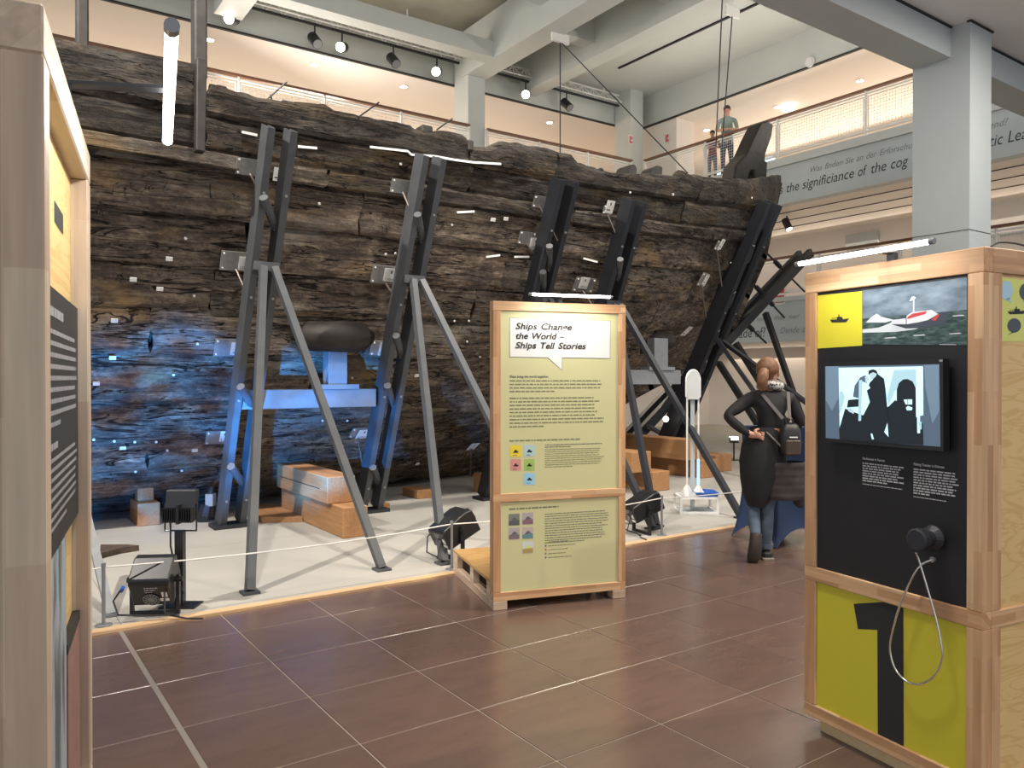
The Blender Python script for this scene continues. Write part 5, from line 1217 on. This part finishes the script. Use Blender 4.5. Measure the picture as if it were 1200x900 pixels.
W_ = NU*4
for r in rows: mb.v += r
for j in range(NV):
    for i in range(W_): mb.f.append((j*W_+i, j*W_+(i+1) % W_, (j+1)*W_+(i+1) % W_, (j+1)*W_+i))
mb.build('stretch_cover', 'navy', tb_, smooth=True)
MB().flat([r+Vector((0, 0, .0)) for r in rows[-1]]).build('table_top', 'navy', tb_)
MB().tube([(cen.x, cen.y, .0), (cen.x, cen.y, H-.01)], .04, 8).build('table_post', 'steel_dark', tb_)

# ================================================================== PEOPLE
def skinned(joints, edges, rootj, sub=2):
    names = list(joints); me = bpy.data.meshes.new('s'); me.from_pydata([joints[n][0] for n in names], [(names.index(a), names.index(b)) for a, b in edges], [])
    ob = bpy.data.objects.new('s', me); COL.objects.link(ob); m = ob.modifiers.new('k', 'SKIN'); m.use_smooth_shade = True
    for i, n in enumerate(names):
        r = joints[n][1]; r = r if isinstance(r, tuple) else (r, r); sv = me.skin_vertices[0].data[i]; sv.radius = r; sv.use_root = (n == rootj)
    s = ob.modifiers.new('b', 'SUBSURF'); s.levels = sub; s.render_levels = sub
    dg = bpy.context.evaluated_depsgraph_get(); out = bpy.data.meshes.new_from_object(ob.evaluated_get(dg)); bpy.data.objects.remove(ob); return out
def place(me, name, mats, root, pick=None):
    me.materials.clear(); me.name = name
    for m_ in mats: me.materials.append(MATS[m_])
    for p in me.polygons: p.use_smooth = True; p.material_index = pick(p.center) if pick else 0
    o = bpy.data.objects.new(name, me); COL.objects.link(o); o.parent = root; ORG[o.name] = M4(root); return o
def fingers(J, E, wrist, palm, pos, d, side, curl, s=1.0, tag_=''):
    """palm and five fingers; d = pointing direction, side = towards the thumb, curl = towards the palm"""
    d, side, curl = Vector(d).normalized(), Vector(side).normalized(), Vector(curl).normalized(); p = Vector(pos)
    J[palm] = (p+d*.05*s, (.034*s, .020*s)); E.append((wrist, palm))
    for i, (off, ln) in enumerate(((.026, .072), (.009, .080), (-.009, .074), (-.026, .058))):
        a, b_, c = '%sf%da' % (tag_, i), '%sf%db' % (tag_, i), '%sf%dc' % (tag_, i); k0 = p+d*.085*s+side*off*s
        J[a] = (k0, .0105*s); J[b_] = (k0+(d*.8+curl*.5).normalized()*ln*.5*s, .0095*s); J[c] = (k0+(d*.8+curl*.5).normalized()*ln*.5*s+(d*.35+curl*.9).normalized()*ln*.5*s, .008*s); E += [(palm, a), (a, b_), (b_, c)]
    J[tag_+'t1'] = (p+d*.035*s+side*.040*s, .012*s); J[tag_+'t2'] = (p+d*.075*s+side*.058*s+curl*.02*s, .010*s); E += [(palm, tag_+'t1'), (tag_+'t1', tag_+'t2')]

# ---- woman with backpack
wb = onz(897, 655); wk = (wb-_C).dot(_F)/FPX
wm = thing('person', 'person in black jacket and jeans with a brown ponytail, hand on hip, seen from behind', 'person', (wb.x, wb.y, 0), CAMROT)
def wp(px, py, y=0): return Vector(((px-897)*wk, y, (655-py)*wk))
J = {}; E = []
def jn(n, px, py, y, r, prev=None):
    J[n] = (wp(px, py, y), r)
    if prev: E.append((prev, n))
jn('pelvis', 901, 532, 0, (.150, .115)); jn('waist', 902, 508, .0, (.135, .10), 'pelvis'); jn('chest', 904, 482, .02, (.165, .115), 'waist'); jn('upper', 904, 467, .03, (.13, .09), 'chest'); jn('neck', 903, 455, .04, .055, 'upper'); jn('skull0', 902, 446, .05, .072, 'neck'); jn('skull', 901.5, 434, .05, (.088, .098), 'skull0'); jn('crown', 901, 426, .045, (.070, .078), 'skull')
jn('shL', 880, 467, .03, .068, 'upper'); jn('elL', 848.5, 487, -.06, .050, 'shL'); jn('foreL', 862, 500, -.10, .043, 'elL'); jn('wrL', 873, 508, -.13, .030, 'foreL')
jn('shR', 926, 468, .03, .068, 'upper'); jn('elR', 938.5, 495, .02, .052, 'shR'); jn('wrR', 931, 513, .20, .032, 'elR')
jn('hipL', 890, 540, .0, .095, 'pelvis'); jn('knL', 884, 592, .03, .062, 'hipL'); jn('calfL', 881.5, 611, -.05, .055, 'knL'); jn('anL', 880.5, 628, -.13, .042, 'calfL'); jn('toeL', 877.5, 648, -.10, .034, 'anL')
jn('hipR', 911, 540, .0, .095, 'pelvis'); jn('knR', 899, 594, .02, .065, 'hipR'); jn('calfR', 898.5, 614, -.01, .058, 'knR'); jn('anR', 897.5, 642, .0, .045, 'calfR'); jn('toeR', 899.5, 649, .15, .036, 'anR')
fingers(J, E, 'wrL', 'palmL', wp(874, 508, -.14), (.85, .05, -.1), (-.1, 0, .9), (.3, .9, -.2), 1.05, 'L'); fingers(J, E, 'wrR', 'palmR', wp(930, 514, .22), (-.5, .8, -.1), (0, .1, .9), (-.6, .3, 0), 1.0, 'R')
me = skinned(J, E, 'pelvis')
zj = (655-640)*wk
def pick(c):
    if c.z > (655-457)*wk: return 0
    if c.z < (655-530)*wk and c.z < .92 and abs(c.y) < .6 and c.z < (655-545)*wk: return 2
    if c.x < (875.5-897)*wk+.0 and c.z < (655-500)*wk and c.x > (872-897)*wk and c.y < -.08: return 0
    if c.y < -.115 and c.x > (872-897)*wk and (655-522)*wk < c.z < (655-500)*wk: return 0
    if c.y > .21 and c.z > .9: return 0
    return 1
bd = place(me, 'body', ['skin', 'jacket_black', 'jeans'], wm, pick)
# head details
hd = wp(901.5, 436, .05)
MB().tube([hd+Vector((.07, .085, -.005)), hd+Vector((.085, .115, -.025))], [.012, .016], 8).build('nose', 'skin', wm, local=True, smooth=True)
MB().ball(hd+Vector((.085, -.01, -.01)), (.012, .026, .034)).build('ear', 'skin', wm, local=True, smooth=True)
MB().tube([hd+Vector((.035, .128, -.062)), hd+Vector((.085, .10, -.066))], .008, 6).build('mouth', 'boat_red', wm, local=True)
for ex_ in (.025, .078): MB().ball(hd+Vector((ex_, .135-ex_*.45, .012)), (.014, .009, .008)).build('eye', 'ink', wm, local=True)
mb = MB().ball(hd+Vector((-.012, -.026, .028)), (.098, .105, .105), 16, 10); mb.v = [v if not (v.z < hd.z-.02 and v.x > hd.x+.03) else Vector((v.x-.03, v.y, hd.z-.02)) for v in mb.v]
mb.build('hair', 'hair_brown', wm, local=True, smooth=True)
MB().tube(smooth_pts([wp(893, 434, -.06), wp(889.5, 441, -.09), wp(888.5, 450, -.10), wp(889.5, 457, -.09)], 4), [.030+.020*math.sin(math.pi*min(1, (i+1)/11)) for i in range(13)], 10).build('ponytail', 'hair_brown', wm, local=True, smooth=True)
MB().ball(wp(892.5, 434.5, -.075), (.022, .02, .026)).build('hair_tie', 'card', wm, local=True)
def scarf_mat():
    m, nt, b = newmat('scarf'); tc = N(nt, 'ShaderNodeTexCoord'); v = N(nt, 'ShaderNodeTexVoronoi'); v.inputs['Scale'].default_value = 45; L(nt, tc.outputs['Object'], v.inputs['Vector'])
    cr = N(nt, 'ShaderNodeValToRGB'); cr.color_ramp.elements[0].position = .3; cr.color_ramp.elements[0].color = (.015, .015, .015, 1); cr.color_ramp.elements[1].position = .5; cr.color_ramp.elements[1].color = (.5, .5, .48, 1)
    L(nt, v.outputs['Distance'], cr.inputs['Fac']); L(nt, cr.outputs['Color'], b.inputs['Base Color']); b.inputs['Roughness'].default_value = .8
scarf_mat()
sc_c = wp(904, 451.5, .045); MB().tube([sc_c+Vector((.082*math.cos(t), .085*math.sin(t), .012*math.sin(2*t))) for t in [2*math.pi*i/18 for i in range(19)]], .036, 8).build('scarf', 'scarf', wm, local=True, smooth=True)
# coat skirt hanging from the waist at the left
def loft(rings, name, mat, root, bulge=0):
    mb = MB(); n = 20
    for (c, rx_, ry_) in rings:
        for i in range(n):
            t = 2*math.pi*i/n; f = 1+bulge*math.sin(t*5+c.z*20); mb.v.append(c+Vector((rx_*f*math.cos(t), ry_*f*math.sin(t), 0)))
    for j in range(len(rings)-1):
        for i in range(n): mb.f.append((j*n+i, j*n+(i+1) % n, (j+1)*n+(i+1) % n, (j+1)*n+i))
    return mb.build(name, mat, root, local=True, smooth=True)
loft([(wp(899, 500), .150, .125), (wp(896, 520), .195, .155), (wp(893.5, 540), .200, .165), (wp(891.5, 560), .175, .165), (wp(889, 578), .135, .15), (wp(886, 592), .075, .12)], 'coat_tail', 'jacket_black', wm, .03)
# quilted jacket hung over the right hip
rings = []
for i in range(15):
    py = 540+i*3.1; puff = .012*abs(math.sin(i*math.pi/2.8)); cx = 914+i*.15; rings.append((wp(cx, py, -.05), .185+puff-(.02 if i > 12 else 0), .115+puff))
loft(rings, 'quilted_jacket', 'coat_brown', wm, .02)
loft([(wp(931, 566, -.04), .055, .05), (wp(933, 580, -.04), .060, .05), (wp(935, 590, -.04), .05, .045), (wp(936, 594, -.04), .02, .02)], 'jacket_sleeve', 'coat_brown', wm, .04)
# shoes
MB().tube(smooth_pts([wp(880.5, 622, -.125), wp(879, 634, -.15), wp(877.5, 648, -.135), wp(877, 653, -.09)], 3), [.050, .050, .052, .054, .056, .056, .055, .052, .046, .04], 10).build('boot', 'boot', wm, local=True, smooth=True)
b_ = MB().box(wp(892, 655, -.06), wp(904, 645, .17)); b_.build('shoe', 'ink', wm, local=True, bevel=.018); MB().box(wp(891.5, 655, -.07), wp(904.5, 652, .18)).build('shoe_sole', 'sole', wm, local=True, bevel=.004)
MB().tube([wp(897.5, 642, .0), wp(897.7, 637, 0)], [.058, .060], 12).build('jeans_hem', 'jeans', wm, local=True)
# backpack
bp_ = thing('backpack', 'small black backpack with grey straps worn by the woman', 'backpack', (wb.x, wb.y, 0), CAMROT)
bc = wp(917, 512, -.18)
mb = MB(); n = 20
for (py, hw, dp) in ((494, .035, .03), (496.5, .06, .06), (502, .078, .085), (512, .085, .095), (522, .085, .095), (529, .078, .085), (531.5, .05, .05)):
    for i in range(n):
        t = 2*math.pi*i/n; cx = abs(math.cos(t))**.6*(1 if math.cos(t) >= 0 else -1); sy = abs(math.sin(t))**.6*(1 if math.sin(t) >= 0 else -1)
        mb.v.append(wp(917, py, -.175)+Vector((hw*cx, dp*sy*.75, 0)))
for j in range(6):
    for i in range(n): mb.f.append((j*n+i, j*n+(i+1) % n, (j+1)*n+(i+1) % n, (j+1)*n+i))
mb.f.append(tuple(range(n))); mb.f.append(tuple(reversed(range(6*n, 7*n)))); mb.build('bag', 'backpack_black', bp_, local=True, smooth=True)
MB().box(wp(908.5, 513, -.262), wp(925.5, 530, -.235)).build('front_pocket', 'backpack_brown', bp_, local=True, bevel=.01); MB().box(wp(913, 509.2, -.252), wp(922, 510.6, -.24)).build('logo_tag', 'card', bp_, local=True)
MB().bar(wp(909.5, 489.5, -.16), wp(889, 461, -.075), .028, .008, (0, 1, 0)).build('strap', 'strap', bp_, local=True); MB().bar(wp(917, 488.5, -.16), wp(919.5, 459, -.075), .028, .008, (0, 1, 0)).build('strap', 'strap', bp_, local=True)
MB().bar(wp(911, 491, -.165), wp(917, 490, -.165), .03, .02, (0, 1, 0)).build('buckle', 'black', bp_, local=True); MB().tube([wp(909, 524, -.19), wp(900, 514, -.17), wp(892, 505, -.13)], .009, 6).build('side_strap', 'strap', bp_, local=True)
MB().tube([wp(914, 494, -.18), wp(915, 489.5, -.18), wp(919, 489.5, -.18), wp(920, 494, -.18)], .008, 6).build('grab_loop', 'black', bp_, local=True)

# ---- visitors on the upper gallery (they face the hall)
def visitor(label, px, head_y, X, height, shirt, legs, lean=.1, hair='hair_dark', arms='rail'):
    P = onx(px, head_y, X); Yp = P.y; ztop_ = P.z; s = height/1.75
    base = Vector((X, Yp, ZG)); vr = math.atan2(-base.x, base.y)+math.pi  # local -y points back to the visitor
    rz_ = math.atan2(base.y, base.x)-math.pi/2
    root = thing('person', label, 'person', (X, Yp, ZG-.02), rz_)
    J = {}; E = []
    def j(n, x, y, z, r, prev=None):
        J[n] = (Vector((x*s, y*s, z*s)), tuple(q*s for q in r) if isinstance(r, tuple) else r*s)
        if prev: E.append((prev, n))
    j('pelvis', 0, .05, .93, (.15, .11)); j('waist', 0, .03, 1.1, (.14, .10), 'pelvis'); j('chest', 0, -.02-lean*.5, 1.30, (.17, .115), 'waist'); j('upper', 0, -.05-lean, 1.42, (.12, .08), 'chest'); j('neck', 0, -.07-lean, 1.50, .052, 'upper'); j('jaw', 0, -.10-lean, 1.56, .065, 'neck'); j('skull', 0, -.10-lean, 1.65, (.078, .092), 'jaw'); j('crown', 0, -.095-lean, 1.70, .055, 'skull')
    for sd_, n in ((-1, 'L'), (1, 'R')):
        j('sh'+n, sd_*.19, -.04-lean, 1.40, .062, 'upper')
        if arms == 'rail': j('el'+n, sd_*.25, -.10-lean, 1.14, .046, 'sh'+n); j('wr'+n, sd_*.12, -.30-lean*.5, 1.12, .030, 'el'+n); wd = (-sd_*.6, -.6, 0)
        else: j('el'+n, sd_*.24, .0, 1.12, .046, 'sh'+n); j('wr'+n, sd_*.23, -.08, .90, .030, 'el'+n); wd = (0, -.2, -1)
        fingers(J, E, 'wr'+n, 'palm'+n, J['wr'+n][0]+Vector(wd).normalized()*.03*s, wd, (-sd_*.7, -.5, .3), (-sd_*.2, 0, -.9), s, n)
        j('hip'+n, sd_*.09, .05, .86, .09, 'pelvis'); j('kn'+n, sd_*.10, .03, .49, .06, 'hip'+n); j('an'+n, sd_*.10, .06, .09, .042, 'kn'+n); j('toe'+n, sd_*.11, -.12, .04, .035, 'an'+n)
    me = skinned(J, E, 'pelvis', 1)
    def pk(c):
        z = c.z/s
        if z > 1.47: return 0
        if z < .90: return 2
        if arms == 'rail' and c.y/s < -.27 and z < 1.25: return 0
        return 1
    place(me, 'body', ['skin', shirt, legs], root, pk)
    h = Vector((0, (-.095-lean)*s, 1.65*s))
    MB().ball(h+Vector((0, .022, .035))*s, (.088*s, .100*s, .085*s), 12, 8).build('hair', hair, root, local=True, smooth=True)
    MB().tube([h+Vector((0, -.085, -.005))*s, h+Vector((0, -.112, -.03))*s], [.010*s, .015*s], 6).build('nose', 'skin', root, local=True)
    for e_ in (-.032, .032): MB().ball(h+Vector((e_, -.088, .005))*s, .010*s, 6, 4).build('eye', 'ink', root, local=True); MB().ball(h+Vector((e_*2.5, .0, -.01))*s, (.012*s, .02*s, .03*s), 6, 4).build('ear', 'skin', root, local=True)
    MB().tube([h+Vector((-.025, -.082, -.062))*s, h+Vector((.025, -.082, -.062))*s], .007*s, 6).build('mouth', 'boat_red', root, local=True)
    for sd_ in (-1, 1): MB().box(Vector((sd_*.10-.05, -.20, 0))*s, Vector((sd_*.10+.05, .11, .08))*s).build('shoe', 'ink', root, local=True, bevel=.015)
    return root
v1 = visitor('man in a pale green jacket leaning on the upper gallery railing', 852, 134, 17.42, 1.95, 'shirt_green', 'trousers_navy', .14)
v2 = visitor('child in a dark red top at the upper gallery railing beside the man', 835, 158, 17.36, 1.42, 'shirt_red', 'grey_cloth', .05)
v3 = visitor('person in grey partly hidden behind the upper railing near the corner', 803, 189, 18.9, 1.15, 'grey_cloth', 'grey_cloth', .05, arms='down')
